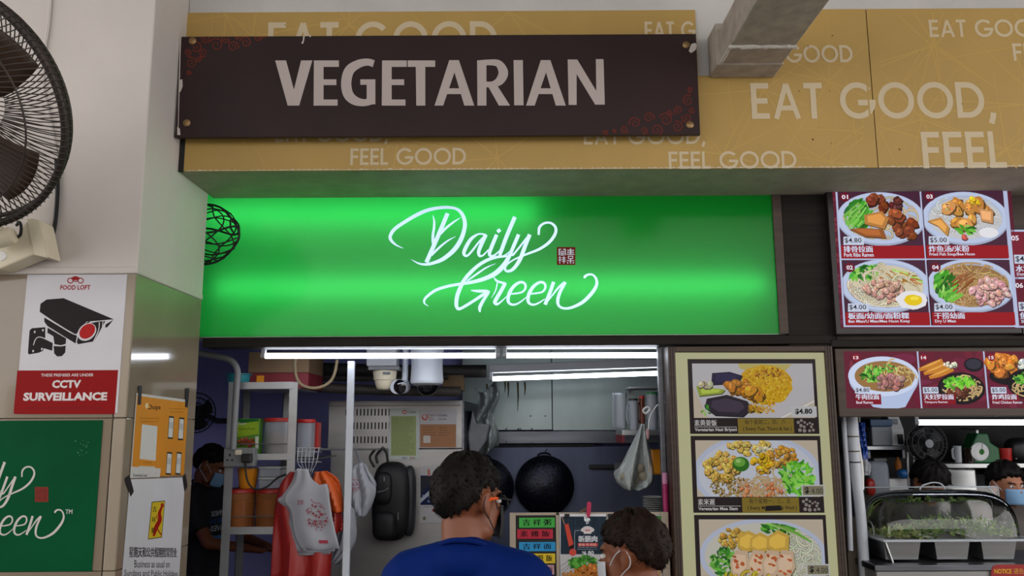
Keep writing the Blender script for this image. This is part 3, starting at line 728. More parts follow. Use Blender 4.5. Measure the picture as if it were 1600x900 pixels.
# ================================================================== WALL FAN at the left edge of the picture
mat('fan_wire', (58, 50, 46), .5, .3, var=.2, scale=30); mat('fan_blade', (72, 54, 42), .45, var=.15, scale=8)
fc = P(-95, 166, 2.55); fn_ = Vector((math.sin(-.06)*math.cos(-.56), -math.cos(-.06)*math.cos(-.56), math.sin(-.56))).normalized()
fa = fn_.cross(Vector((0, 0, 1))).normalized(); fb = fn_.cross(fa).normalized(); FR = .405
def fp(r, a, h): return fc + fa * (r * math.cos(a)) + fb * (r * math.sin(a)) + fn_ * h
wfan = thing('wall_fan', 'large brown wire-cage wall fan on a cream bracket on the pillar', 'fan', P(20, 425, YPF - .05))
MB().tube([fp(FR, 2*math.pi*i/72, 0) for i in range(72)], .0125, 10, True).build('guard_ring', 'fan_wire', wfan, smooth=True, label='thick brown ring around the cage')
MB().tube([fp(FR * .965, 2*math.pi*i/72, -.06) for i in range(72)], .008, 8, True).build('rear_ring', 'fan_wire', wfan, smooth=True)
NW = 120
m = MB(); m2 = MB()
for i in range(NW):
    a = 2*math.pi*i/NW
    m.tube([fp(FR * 1.035, a, -.004), fp(FR * 1.02, a + .02, .012), fp(FR * .97, a + .03, .04), fp(FR * .85, a + .08, .085), fp(FR * .6, a + .2, .125), fp(FR * .34, a + .34, .14), fp(.09, a + .5, .145)], .0021, 5, smooth=3)
    m2.tube([fp(FR * 1.0, a + .03, 0), fp(FR * .985, a - .0, -.05), fp(FR * .9, a - .06, -.10), fp(FR * .6, a - .2, -.14), fp(.12, a - .4, -.15)], .0021, 5, smooth=3)
m.build('front_wires', 'fan_wire', wfan, kind='stuff', smooth=True); m2.build('rear_wires', 'fan_wire', wfan, kind='stuff', smooth=True)
for rr, h in ((.62, .124), (.34, .142), (.82, .094)):
    MB().tube([fp(FR * rr, 2*math.pi*i/64, h - .003) for i in range(64)], .0035, 6, True).build('brace_ring', 'fan_wire', wfan, smooth=True)
MB().lathe([(0, .012), (.06, .010), (.088, .004), (.092, -.01)], fc + fn_ * .145, fn_, 28).build('hub_cap', 'fan_blade', wfan, smooth=True)
for k in range(4):
    a0 = .5 + k * math.pi / 2
    MB().grid(lambda u, v: fp(.06 + (FR * .86 - .06) * v, a0 + (u - .5) * (1.15 - .35 * v) + .22 * v, .012 + (u - .5) * .085 - .02), 9, 9).build('blade', 'fan_blade', wfan, smooth=True, solid=.003)
MB().lathe([(.03, .06), (.075, .05), (.085, 0), (.085, -.1), (.06, -.16), (0, -.17)], fc + fn_ * -.06, fn_, 24).build('motor', 'fan_wire', wfan, smooth=True)
# bracket, box and neck (cream)
bq = P(20, 395, 3.05)
m = MB(); c0 = P(36, 384, 3.10)
box_pts = [P(36, 352, 3.22), P(47, 340, 3.22), P(64, 345, 3.22), P(76, 402, 3.22), P(52, 398, 3.22), P(0, 420, 3.22), P(-90, 428, 3.22), P(-90, 372, 3.22), P(20, 375, 3.22)]
m.prism(box_pts, (0, YPF - .0145 - 3.22, 0)); m.build('bracket', 'plastic_cream', wfan, bev=.006, label='cream plastic wall bracket')
MB().prism([P(41, 341, 3.212), P(62, 345, 3.212), P(74, 403, 3.212), P(53, 398, 3.212)], (0, .007, 0)).build('bracket_cover', 'plastic_cream', wfan, bev=.003)
nk = P(4, 372, 3.16)
MB().lathe([(.0, -.045), (.03, -.042), (.036, -.03), (.036, .03), (.03, .042), (0, .045)], nk, (.9, 0, .25), 20).build('tilt_joint', 'plastic_cream', wfan, smooth=True)
MB().tube([nk + Vector((-.02, 0, .01)), nk + Vector((-.10, -.16, .16)), fc + fn_ * -.2], [.036, .04, .05], 14, smooth=6).build('neck', 'plastic_cream', wfan, smooth=True)
MB().lathe([(0, .004), (.018, .004), (.02, 0)], P(3, 400, 3.22), (0, -1, 0), 16).build('screw_cap', 'plastic_white', wfan, smooth=True)
MB().tube([P(26, 352, 3.2), P(30, 347, 3.18), P(33, 354, 3.17), P(32, 366, 3.18), P(26, 372, 3.2)], .006, 8, smooth=6).build('pull_cord', 'rubber_black', wfan, smooth=True)
MB().tube([P(x, y, YPF - .014) for x, y in ((88, 250), (90, 290), (88, 330), (85, 355), (80, 375), (73, 392))], .0085, 8, smooth=5).build('fan_cable', 'rubber_black', label='black cable bulging out behind the fan bracket', cat='cable', smooth=True)
MB().tube([P(x, y, YPF - .012) for x, y in ((80, -20), (75, 40), (70, 75), (66, 130), (80, 200), (88, 250))], .0075, 8, smooth=5).build('painted_cable', 'paint_white', label='white painted cable running down the pillar behind the fan', cat='cable', smooth=True)

# ------------------------------------------------------------------ openwork wire ball in front of the lightbox
bk = MB(); bc = P(318, 366, (YPR + YLB) / 2 + .002); br = 57 * mpp(YLB) ; bh = 49 * mpp(YLB)
def bp(a, t): # rings of a flattened ball
    return bc + Vector((br * math.cos(a) * math.cos(t), .026 * math.cos(a) * math.sin(t), bh * math.sin(a)))
wb = thing('wire_basket', 'dark openwork wire basket in front of the green lightbox by the pillar', 'basket', bc - Vector((0, 0, bh)))
for k in range(9):
    t = math.pi * 2 * k / 9; m = MB()
    m.tube([bp(-1.5 + 3.0 * i / 24, t + .5 * math.sin(3.2 * i / 24 * 2)) for i in range(25)], .0036 if k % 3 else .0058, 6).build('rib', 'rubber_black', wb, smooth=True)
for k, a in enumerate((-.95, -.6, -.25, .12, .5, .85)):
    MB().tube([bp(a + .12 * math.sin(3 * 6.283 * i / 40 + k), 6.283 * i / 40) for i in range(40)], .0036 if k != 3 else .005, 6, True).build('hoop', 'rubber_black', wb, smooth=True)
MB().tube([P(x, y, YLB - .028) for x, y in ((361, 343), (371, 348), (374, 358), (372, 364), (367, 366), (361, 357), (360, 350))], .0045, 6, True, 4).build('loop', 'rubber_black', wb, smooth=True)

# ================================================================== FOOD PICTURES (flat print on displays and menu)
def greens(A, cx, cy, rx, ry, n, ln=9, rot=None, cols=((44, 118, 30), (70, 158, 42), (110, 190, 60), (30, 92, 28), (150, 206, 96))):
    for i in range(n):
        a = random.uniform(0, 6.283); q = math.sqrt(random.random()); x, y = cx + rx*q*math.cos(a), cy + ry*q*math.sin(a)
        d = R_(rot + random.uniform(-25, 25)) if rot is not None else random.uniform(0, 6.283); L = ln * random.uniform(.6, 1.2); c = jig(random.choice(cols), 14)
        A.stroke([(x - L*math.cos(d)*.5, y - L*math.sin(d)*.5), (x + random.uniform(-1, 1), y + random.uniform(-1, 1)), (x + L*math.cos(d)*.5, y + L*math.sin(d)*.5)], [L*.12, L*.42, L*.08], c, 3)
def stems(A, x0, y0, x1, y1, n, sp, w, cols):
    for i in range(n):
        o = (i - n/2) * sp; c = jig(random.choice(cols), 10)
        A.stroke([(x0 + o, y0 + o*.3), ((x0+x1)/2 + o + random.uniform(-2, 2), (y0+y1)/2 + o*.4), (x1 + o*.7, y1 + o*.5)], [w*.7, w, w*.9], c, 4)
def noodles(A, cx, cy, rx, ry, n, col, w=1.5, d=16):
    for i in range(n):
        a = random.uniform(0, 6.283); q = math.sqrt(random.random()); x, y = cx + rx*q*math.cos(a), cy + ry*q*math.sin(a); L = random.uniform(.3, .8) * min(rx, ry) + 3; th = random.uniform(0, 6.283)
        pts = []
        for k in range(5):
            pts.append((x, y)); x += L*.4*math.cos(th); y += L*.35*math.sin(th); th += random.uniform(.2, .9)
        c = jig(col, d)
        A.stroke(pts, w*1.35, tuple(v*.62 for v in c), 3); A.stroke(pts, w*.85, c, 3)
def chunks(A, cx, cy, rx, ry, n, s, col, d=16, asp=.75):
    for i in range(n):
        a = random.uniform(0, 6.283); q = math.sqrt(random.random()); x, y = cx + rx*q*math.cos(a), cy + ry*q*math.sin(a); r = s * random.uniform(.65, 1.2); c = jig(col, d); ro = random.uniform(0, 180)
        A.ell(x + r*.12, y + r*.2, r, r*asp, tuple(v*.5 for v in c), ro, 11, .14); A.ell(x, y, r*.92, r*asp*.9, c, ro, 11, .14); A.ell(x - r*.2, y - r*.25, r*.45, r*asp*.36, tuple(min(255, v*1.22 + 10) for v in c), ro, 8, .2)
        for _ in range(5 if s > 4 else 0):
            a = random.uniform(0, 6.283); q = random.uniform(0, .7); A.ell(x + r*q*math.cos(a), y + r*asp*q*math.sin(a), r*random.uniform(.08, .2), r*random.uniform(.06, .13), jig(tuple(v*random.choice((.62, .8, 1.25)) for v in c), 10), random.uniform(0, 180), 6, .3)
def grains(A, cx, cy, rx, ry, n, s, cols, d=18):
    for i in range(n):
        a = random.uniform(0, 6.283); q = math.sqrt(random.random())
        A.ell(cx + rx*q*math.cos(a), cy + ry*q*math.sin(a), s*random.uniform(.7, 1.3), s*.55, jig(random.choice(cols), d), random.uniform(0, 180), 6)
def slab_(A, pts, col, hi=1.25):
    cx = sum(p[0] for p in pts)/len(pts); cy = sum(p[1] for p in pts)/len(pts)
    A.poly([(p[0]+.8, p[1]+1.4) for p in pts], tuple(v*.45 for v in col)); A.poly(pts, col)
    A.poly([(cx + (p[0]-cx)*.72 - .5, cy + (p[1]-cy)*.66 - .8) for p in pts], tuple(min(255, v*hi) for v in col))
def bowl(A, cx, cy, rx, ry, c=(186, 198, 226), inner=None):
    A.ell(cx, cy, rx, ry, tuple(v*.86 for v in c), 0, 44); A.ell(cx, cy - ry*.03, rx*.985, ry*.95, c, 0, 44)
    A.ell(cx, cy - ry*.05, rx*.86, ry*.82, inner or tuple(v*.93 for v in c), 0, 44)

# ------------------------------------------------------------------ two lit menu displays over the right-hand stall
SCREEN = print_mat('screen_print', emit=.95, rough=.2)
mat('display_case', (34, 28, 28), .35, var=.2)
YD = YLB - .05
td = thing('menu_display', 'large lit menu display with four noodle dishes under the beam', 'display', P(1440, 522, YD))
MB().pbox(1299, 288, 1585, 522, YD, YD + .075).build('case', 'display_case', td, bev=.004)
A = Art('Y', YD)
def lean(x, y): return x + (y - 303) * .0625 * (x - 720) / 600, y          # plumb lines lean this much here
A.map = lean
DK, BR, FR_ = (62, 24, 40), (150, 18, 28), (178, 188, 218)
A.rect(1301, 290, 1580, 513, (88, 26, 44))
for k in range(26): A.rect(1301, 300 + k*8, 1301 + random.uniform(2, 9), 306 + k*8, jig((110, 36, 56), 18))
A.rect(1305.5, 290, 1574, 511, FR_)
cells = [(1308.5, 290, 1437, 404), (1308.5, 406.5, 1437, 508.5), (1439.5, 290, 1566, 404), (1439.5, 406.5, 1566, 508.5)]
for c in cells: A.rect(*c, DK)
def dish(c, num, price, zh, en, zw, ew, k):
    x0, y0, x1, y1 = c; A.clip = (x0, max(y0, 288), x1, y1 - 20)
    cx, cy = (x0+x1)/2 + 1, (y0 if y0 > 300 else 301) + (y1 - (y0 if y0 > 300 else 301)) * .40; rx, ry = (x1-x0)*.535, 42
    A.rect(x0, y0, x1, y1 - 20, (70, 36, 56))
    bowl(A, cx, cy, rx, ry)
    A.ec = (cx, cy - 2, rx*.84, ry*.80)
    if k == 1:
        noodles(A, cx, cy, rx*.8, ry*.72, 60, (206, 186, 150), 2); greens(A, cx-36, cy-8, 20, 24, 60, 15, -35); stems(A, cx-52, cy+16, cx-22, cy-18, 6, 5, 3.2, ((120, 190, 80), (90, 166, 60)))
        slab_(A, [(cx-32, cy+14), (cx+2, cy+16), (cx+6, cy+30), (cx-26, cy+28), (cx-50, cy+16)], (146, 84, 40)); chunks(A, cx+34, cy+16, 20, 14, 12, 10, (128, 62, 34)); chunks(A, cx-4, cy-26, 16, 8, 5, 11, (132, 58, 36)); chunks(A, cx+22, cy-22, 10, 9, 7, 8, (84, 34, 36)); chunks(A, cx+22, cy+0, 10, 10, 5, 10, (140, 70, 36))
        slab_(A, [(cx-26, cy-6), (cx+2, cy-12), (cx+12, cy), (cx+4, cy+16), (cx-26, cy+8)], (182, 124, 62))
    elif k == 3:
        A.ell(cx, cy, rx*.84, ry*.76, (196, 196, 198)); noodles(A, cx, cy, rx*.7, ry*.6, 60, (214, 214, 214), 2)
        chunks(A, cx+8, cy-12, 36, 14, 10, 13, (206, 146, 76)); chunks(A, cx-6, cy+6, 24, 8, 5, 12, (204, 140, 60)); slab_(A, [(cx-60, cy+4), (cx-38, cy-2), (cx-26, cy+14), (cx-30, cy+28), (cx-44, cy+12)], (188, 136, 70)); slab_(A, [(cx+22, cy-16), (cx+44, cy-12), (cx+42, cy+8), (cx+24, cy+4)], (196, 144, 96))
        chunks(A, cx+16, cy-26, 9, 8, 8, 5, (236, 186, 40)); greens(A, cx, cy+18, 15, 6, 16, 12, 20); chunks(A, cx-4, cy+30, 6, 2, 2, 7, (196, 90, 84)); A.ell(cx+34, cy+22, 15, 8, (226, 226, 230))
    elif k == 2:
        A.ell(cx, cy, rx*.84, ry*.78, (208, 198, 170)); noodles(A, cx-20, cy+14, 34, 18, 40, (224, 216, 190), 3); greens(A, cx-36, cy-22, 26, 14, 60, 15); stems(A, cx+24, cy-22, cx+52, cy-10, 5, 5, 4, ((150, 200, 90), (190, 214, 120)))
        for i in range(34):
            x, y = cx + random.uniform(-24, 46), cy - 18 + random.uniform(-10, 16); L = random.uniform(7, 14); d = random.uniform(0, .9)
            A.stroke([(x, y), (x + L*math.cos(d), y + L*math.sin(d))], [2.6, 1.2], jig((176, 116, 50), 24), 0)
        noodles(A, cx-6, cy, 50, 26, 50, (218, 206, 176), 2.2); chunks(A, cx-4, cy+8, 30, 16, 70, 5, (190, 146, 130)); A.ell(cx+38, cy+22, 24, 14, (228, 226, 230), 0, 20, .08); A.ell(cx+40, cy+22, 14, 8.5, (228, 196, 24), 0, 18, .05); A.ell(cx+42, cy+19, 7, 3, (244, 222, 70), 0, 12)
    else:
        A.ell(cx, cy, rx*.84, ry*.78, (150, 112, 70)); noodles(A, cx, cy, rx*.78, ry*.7, 120, (196, 158, 102), 2); greens(A, cx-40, cy+0, 17, 22, 60, 15, -60); stems(A, cx-46, cy+28, cx-18, cy+10, 4, 6, 4, ((120, 196, 70), (80, 166, 50)))
        for i in range(18):
            x, y = cx - 14 + random.uniform(-14, 14), cy - 4 + random.uniform(-16, 12); A.stroke([(x-6, y+4), (x+8, y-6)], [3, 1.6], jig((140, 86, 44), 20), 0)
        chunks(A, cx+28, cy+8, 28, 20, 60, 6.5, (206, 156, 152))
    A.ec = None; A.clip = None
    A.rect(x0, y1-20, x1, y1, BR); yb = y1 - 21
    A.poly([(x0+4, yb), (x0+5, yb-13), (x0+36, yb-13), (x0+36, yb)], (196, 204, 224)); A.text(price, x0+6.5, yb-2.5, 26, 8.5, (24, 20, 30), .008)
    A.text(zh, x0+4, y1-9.5, zw, 10, (206, 214, 236), .035); A.text(en, x0+4, y1-2.5, ew, 6, (214, 218, 236), .02)
    yn = max(y0, 293) + 12; A.ell(x0+11, yn if y0 > 300 else 308, 8, 7.4, (104, 20, 40), 0, 22); A.text(num, x0+6, (yn if y0 > 300 else 308)+3.4, 10, 6.8, (232, 226, 236), .03)
dish(cells[0], '01', '$4.80', '排骨拉面', 'Pork Ribs Ramen', 45, 46, 1); dish(cells[1], '02', '$4.00', '板面/幼面/面粉粿', 'Ban Mian/U Mian/Mee Hoon Kway', 93, 94, 2)
dish(cells[2], '03', '$5.00', '炸鱼汤/米粉', 'Fried Fish Soup/Bee Hoon', 62, 70, 3); dish(cells[3], '04', '$4.00', '干捞幼面', 'Dry U Mian', 46, 32, 4)
A.build('screen', SCREEN, td, label='lit pictures of four noodle dishes with prices')
t5 = thing('menu_display', 'lower lit menu display with dumpling soups at the right edge', 'display', P(1700, 522, YD))
MB().pbox(1590, 356, 1860, 522, YD, YD + .075).build('case', 'display_case', t5, bev=.003)
A = Art('Y', YD); A.map = lambda x, y: (x + (y - 440) * .09, y)
A.rect(1580, 359, 1850, 512, FR_); A.rect(1583, 362, 1715, 433, (120, 30, 46)); A.rect(1583, 436, 1715, 509, (96, 26, 44)); A.rect(1718, 362, 1846, 509, (110, 28, 46))
for yy, num, pr, zh, en in ((362, '05', '$4.30', '水饺汤', 'Dumpling Soup'), (436, '06', '$5.00', '鱼片汤', 'Sliced Fish Soup')):
    A.text(num, 1586, yy+14, 12, 8, (226, 220, 232), .03); A.rect(1588, yy+36, 1624, yy+50, (196, 204, 224)); A.text(pr, 1590, yy+48, 30, 10, (24, 20, 30), .008)
    A.text(zh, 1589, yy+63, 36, 11, (206, 214, 236), .035); A.text(en, 1590, yy+70, 40, 6, (214, 218, 236), .02)
    bowl(A, 1668, yy+30, 42, 24); chunks(A, 1668, yy+28, 26, 12, 14, 9, (214, 190, 150))
A.build('screen', SCREEN, t5, label='lit price panels numbered 05 and 06')
t6 = thing('menu_display', 'low wide lit menu display with three ramen dishes over the right stall', 'display', P(1480, 650, YD))
MB().pbox(1308, 543, 1900, 650, YD, YD + .09).build('case', 'brown_frame', t6, bev=.004)
A = Art('Y', YD); A.map = lambda x, y: (x + (y - 600) * .0625 * (x - 720) / 600, y)
A.rect(1321, 549, 1890, 638, (98, 30, 48)); A.clip = (1321, 549, 1890, 637)
for k in range(30): A.ell(random.uniform(1330, 1600), random.uniform(555, 632), random.uniform(8, 26), random.uniform(3, 10), jig((112, 34, 56), 12), random.uniform(0, 180), 20)
A.clip = (1321, 549, 1890, 638)
A.rect(1436, 549, 1438.5, 638, FR_); A.rect(1540, 549, 1542.5, 638, FR_); A.rect(1646, 549, 1648.5, 638, FR_)
A.ell(1381, 593, 54, 34, (176, 190, 222), 0, 40); A.poly([(1330, 600), (1434, 600), (1412, 636), (1390, 640), (1362, 636)], (176, 190, 222)); A.ell(1381, 588, 55, 31, (200, 210, 236), 0, 40); A.ell(1383, 588, 47, 24, (150, 112, 66), 0, 40)
noodles(A, 1395, 585, 30, 14, 30, (210, 180, 120), 1.8); greens(A, 1362, 585, 17, 12, 70, 9); greens(A, 1384, 576, 18, 5, 20, 7); chunks(A, 1390, 597, 26, 11, 34, 6, (160, 112, 106))
A.ell(1501, 607, 37, 25, (22, 18, 24), 0, 36); A.ell(1501, 606, 33, 21, (40, 32, 36), 0, 36); A.ec = (1501, 606, 32, 20); noodles(A, 1505, 608, 26, 15, 60, (206, 176, 120), 1.8); greens(A, 1496, 597, 24, 9, 50, 11, cols=((110, 196, 50), (140, 216, 70), (70, 160, 40))); chunks(A, 1495, 612, 14, 8, 12, 6, (104, 52, 36)); A.ec = None
for x, y in ((1455, 572), (1462, 578), (1470, 584)): A.stroke([(x-18, y+6), (x, y), (x+20, y-8)], [5, 9, 8], (196, 126, 44), 5); A.stroke([(x-14, y+3), (x, y-2), (x+16, y-9)], [1, 3, 2], (226, 166, 80), 5)
chunks(A, 1486, 570, 9, 4, 10, 4, (212, 214, 190)); A.ell(1523, 570, 15, 11, (24, 22, 30), 0, 26); A.ell(1523, 569, 12, 8, (52, 50, 62), 0, 26)
A.ell(1580, 588, 34, 14, (24, 18, 24), 0, 30); chunks(A, 1570, 570, 24, 15, 30, 9, (206, 122, 44)); chunks(A, 1598, 572, 6, 8, 8, 6, (200, 206, 200)); A.ell(1606, 600, 33, 24, (22, 18, 24), 0, 32); A.ec = (1606, 600, 29, 20); noodles(A, 1604, 606, 24, 14, 30, (206, 176, 120), 1.8); greens(A, 1604, 592, 20, 9, 30, 11); A.ec = None
for x in (1690, 1790): bowl(A, x, 590, 40, 28); noodles(A, x, 588, 28, 16, 40, (206, 176, 120), 2)
A.clip = None
for x, num, pr, zh, en, zw, ew in ((1332, '13', '$4.80', '牛肉拉面', 'Beef Ramen', 36, 26), (1438, '14', '$5.00', '天妇罗拉面', 'Tempura Ramen', 46, 36), (1544, '15', '$5.00', '炸鸡拉面', 'Fried Chicken Ramen', 38, 46), (1652, '16', '$5.00', '咖喱拉面', 'Curry Ramen', 40, 36)):
    A.ell(x+7, 559, 6, 5.6, (140, 24, 40), 0, 18); A.text(num, x+3, 561.5, 8, 5, (230, 224, 232), .03)
    A.rect(x+2, 605, x+26, 615, (196, 204, 224)); A.text(pr, x+3.5, 613.5, 21, 7, (24, 20, 30), .008); A.rect(x+2, 616, x+2+zw+4, 632, (128, 20, 34))
    A.text(zh, x+3, 624.5, zw, 8.5, (214, 218, 236), .03); A.text(en, x+3, 631, ew, 4.4, (214, 218, 236), .015)
A.build('screen', SCREEN, t6, label='lit pictures of ramen dishes numbered 13 to 15')

# ------------------------------------------------------------------ tall backlit menu beside the stall opening
MENU = print_mat('menu_print', emit=.58, rough=.15, coat=.06)
YM = YLB - .04
mb_ = thing('menu_lightbox', 'tall cream backlit menu with framed pictures of vegetarian dishes', 'menu', P(1185, 990, YM))
mx0, mx1, mz0, mz1 = P(1049, 720, YM).x, P(1311, 720, YM).x, .94, zat(541, YM, 1180)
MB().bb(mx0, mx1, YM + .012, YM + .12, mz0, mz1).build('case', 'brown_frame', mb_)
fw = .036
for nm, b in (('frame_side', (mx0, mx0 + fw, mz0, mz1)), ('frame_side', (mx1 - fw, mx1, mz0, mz1)), ('frame_top', (mx0 + fw, mx1 - fw, mz1 - .028, mz1)), ('frame_bottom', (mx0 + fw, mx1 - fw, mz0, mz0 + .028))):
    o = MB().bb(b[0], b[1], YM - .012, YM + .012, b[2], b[3]).build(nm, 'brown_frame', mb_, bev=.004)
    if nm == 'frame_side':
        for i in (1, 2):
            MB().bb(b[0] + fw*i/3 - .0012, b[0] + fw*i/3 + .0012, YM - .0135, YM - .011, b[2], b[3]).build('groove_line', 'black_void', o)
A = Art('Y', YM + .0115)
A.map = lambda x, y: (x + (y - 720) * .0625 * (x - 720) / 600, y)
CR = (206, 204, 160)
A.rect(1058, 551, 1300, 985, CR)
def menu_card(y0, y1, zh, en, zw, ew, note, k, price, hand=False):
    A.rect(1080, y0, 1283, y1, (44, 34, 36)); A.clip = (1087, y0 + 7, 1278, y1 - 25); A.rect(1087, y0 + 7, 1278, y1 - 25, (206, 192, 172))
    cx, cy = 1182, y0 + 52
    if k == 0:
        A.poly([(1087, y0+7), (1278, y0+7), (1278, y0+62), (1222, y1-25), (1110, y1-25), (1085, y0+40)], (204, 200, 204)); A.poly([(1278, y0+64), (1278, y0+67), (1228, y1-25), (1222, y1-25)], (232, 230, 230))
        A.poly([(1160, y0+7), (1245, y0+8), (1235, y0+18), (1180, y0+22), (1162, y0+14)], (206, 190, 110)); A.ell(1203, y0+40, 42, 31, (222, 172, 26), 0, 30, .06)
        grains(A, 1203, y0+40, 41, 30, 420, 1.9, ((232, 190, 40), (214, 160, 20), (240, 206, 70), (190, 130, 20))); grains(A, 1206, y0+22, 22, 9, 50, 1.8, ((160, 90, 30), (140, 80, 30)))
        slab_(A, [(1118, y0+22), (1146, y0+20), (1166, y0+26), (1158, y0+38), (1116, y0+40)], (40, 34, 66)); slab_(A, [(1092, y0+42), (1138, y0+48), (1132, y0+54), (1096, y0+58)], (160, 176, 70)); chunks(A, 1158, y0+44, 18, 12, 16, 8, (190, 124, 40)); chunks(A, 1182, y0+58, 14, 10, 6, 12, (214, 150, 40))
        slab_(A, [(1108, y0+62), (1140, y0+56), (1172, y0+66), (1178, y0+78), (1164, y0+90), (1120, y0+88), (1104, y0+76)], (50, 42, 54), 1.5); greens(A, 1106, y0+80, 8, 8, 12, 7); chunks(A, 1184, y0+78, 8, 4, 5, 6, (150, 116, 40)); grains(A, 1196, y0+76, 22, 10, 80, 2, ((206, 150, 20), (226, 180, 50)))
        chunks(A, 1106, y0+40, 10, 5, 6, 7, (196, 186, 150))
    elif k == 1:
        A.ec = (cx, cy+8, 90, 54); A.ell(cx, cy+8, 100, 62, (196, 204, 226), 0, 44); A.ell(cx, cy+8, 92, 56, (210, 214, 226), 0, 44)
        chunks(A, cx-56, cy-4, 26, 22, 60, 7, (218, 176, 84)); chunks(A, cx-10, cy-34, 34, 9, 26, 6, (222, 186, 96)); chunks(A, cx+10, cy-28, 14, 8, 10, 7, (216, 208, 164)); chunks(A, cx+40, cy-20, 24, 14, 40, 5.5, (206, 152, 56)); chunks(A, cx+8, cy-10, 16, 14, 26, 6, (226, 176, 30))
        grains(A, cx-42, cy+28, 32, 16, 220, 2.2, ((150, 120, 50), (116, 92, 40), (180, 150, 80))); noodles(A, cx+8, cy+30, 34, 20, 110, (222, 186, 140), 1.6); chunks(A, cx+4, cy+34, 34, 14, 30, 3.4, (214, 130, 80))
        greens(A, cx+62, cy+14, 26, 26, 130, 13, cols=((80, 180, 40), (120, 210, 60), (60, 150, 40), (150, 224, 90))); A.ell(cx-26, cy-8, 13, 11.5, (50, 116, 30), 0, 26); A.ell(cx-28, cy-11, 9, 7, (112, 176, 66), 0, 22); A.ell(cx-30, cy-13, 4, 3, (170, 210, 120), 0, 14)
    else:
        A.ec = (cx+2, cy+12, 88, 50); A.ell(cx+2, cy+12, 98, 58, (196, 204, 226), 0, 44); A.ell(cx+2, cy+12, 90, 52, (212, 208, 196), 0, 44)
        chunks(A, cx-46, cy-16, 20, 14, 40, 5, (206, 164, 70)); greens(A, cx-58, cy+22, 21, 22, 100, 12, cols=((60, 140, 40), (100, 180, 60), (40, 110, 36), (140, 200, 90))); greens(A, cx+34, cy-32, 32, 10, 50, 13, 25); noodles(A, cx+60, cy+14, 26, 34, 70, (222, 224, 196), 2.4); stems(A, cx+30, cy-36, cx+70, cy-14, 5, 6, 3, ((120, 180, 70), (190, 210, 130)))
        for x, y, r in ((cx-20, cy-12, 20), (cx-2, cy-10, 19), (cx+26, cy-12, 21)): slab_(A, [(x-r*.8, y-r*.3), (x, y-r*.8), (x+r*.8, y-r*.4), (x+r*.7, y+r*.7), (x-r*.3, y+r*.9), (x-r*.9, y+r*.5)], (216, 176, 76), 1.15)
        for x in (cx-40, cx-14, cx+8, cx+30):
            slab_(A, [(x, cy+2), (x+18, cy+4), (x+20, cy+30), (x+8, cy+48), (x-8, cy+44), (x-10, cy+22)], (216, 186, 156), 1.1)
            for i in range(7): A.ell(x + random.uniform(-4, 14), cy + random.uniform(10, 40), 3.4, 2, jig((196, 96, 50), 16), random.uniform(0, 90), 8, .3)
        noodles(A, cx-20, cy+58, 36, 16, 40, (226, 200, 60), 4)
    A.ec = None; A.clip = None
    yb = y1 - 25
    A.text(zh, 1087, yb + 12.5, zw, 9.5, (206, 202, 200), .02); A.rect(1087, yb + 13.8, 1153, yb + 14.6, (196, 192, 190)); A.text(en, 1087, yb + 22.5, ew, 6.8, (206, 202, 200), .03)
    A.rect(1155, yb + 1, 1243, yb + 24, (140, 118, 44)); A.text(note[0], 1166, yb + 10.5, 64, 8, (46, 38, 30), .0); A.text(note[1], 1163, yb + 21.5, 76, 7.4, (40, 32, 26), .015)
    for dx, dy, r in ((0, 6, 2.6), (5, 3, 2.4), (10, 6, 2), (4, 11, 2.8), (9, 13, 2.4), (14, 9, 1.8), (18, 7, 1.8), (22, 9, 2), (20, 13, 2.2), (2, 18, 3), (9, 19, 3), (17, 19, 2.4), (23, 18, 2.4)): A.ell(1250 + dx, yb + 1 + dy, r, r, (150, 140, 134), 0, 10)
    if not hand: A.rect(1240, yb - 18, 1280, yb - 1.5, (206, 206, 208)); A.text(price, 1246, yb - 5, 27, 9.5, (24, 20, 22), .035)
    else:
        A.rect(1248, yb - 19, 1284, yb - 1, (206, 206, 200)); A.rect(1250, yb - 17, 1282, yb - 3, (138, 132, 108)); A.text(price[0], 1253, yb - 4.5, 6.5, 11, (24, 22, 20), .03); A.text(price[2:], 1263, yb - 5, 18, 8.5, (54, 50, 44), .0)
menu_card(561, 678, '素黄姜饭', 'Vegetarian Nasi Briyani', 35, 66, ('每个星期二，四，六', '( Every Tue, Thurs & Sat )'), 0, '$4.80')
menu_card(681, 801, '素米暹', 'Vegetarian Mee Siam', 26, 61, ('每个星期一，三，五', '( Every Mon, Tue & Wed )'), 1, '$ 4.00', True)
A.poly([(1191, 790), (1214, 789), (1216, 797), (1190, 798)], (30, 24, 26))
menu_card(804, 924, '素卤面', 'Vegetarian Lor Mee', 26, 58, ('每个星期一，三，五', '( Every Mon, Wed & Fri )'), 2, '$ 4.00', True)
A.build('print', MENU, mb_, label='cream sheet with framed food pictures and prices')
mat('menu_cover', (230, 232, 236), .05)

# ================================================================== INSIDE THE LEFT STALL
def lathe_px(x0, x1, y0, y1, Y, prof, name, m, parent=None, n=24, **k):
    """turned shape whose width and height are read off the photograph; prof: (radius share, height share)"""
    c = P((x0+x1)/2, y1, Y); r = abs(P(x1, y1, Y).x - P(x0, y1, Y).x)/2; h = P((x0+x1)/2, y0, Y).z - c.z
    return MB().lathe([(a*r, b*h) for a, b in prof], c, (0, 0, 1), n).build(name, m, parent, smooth=True, **k)
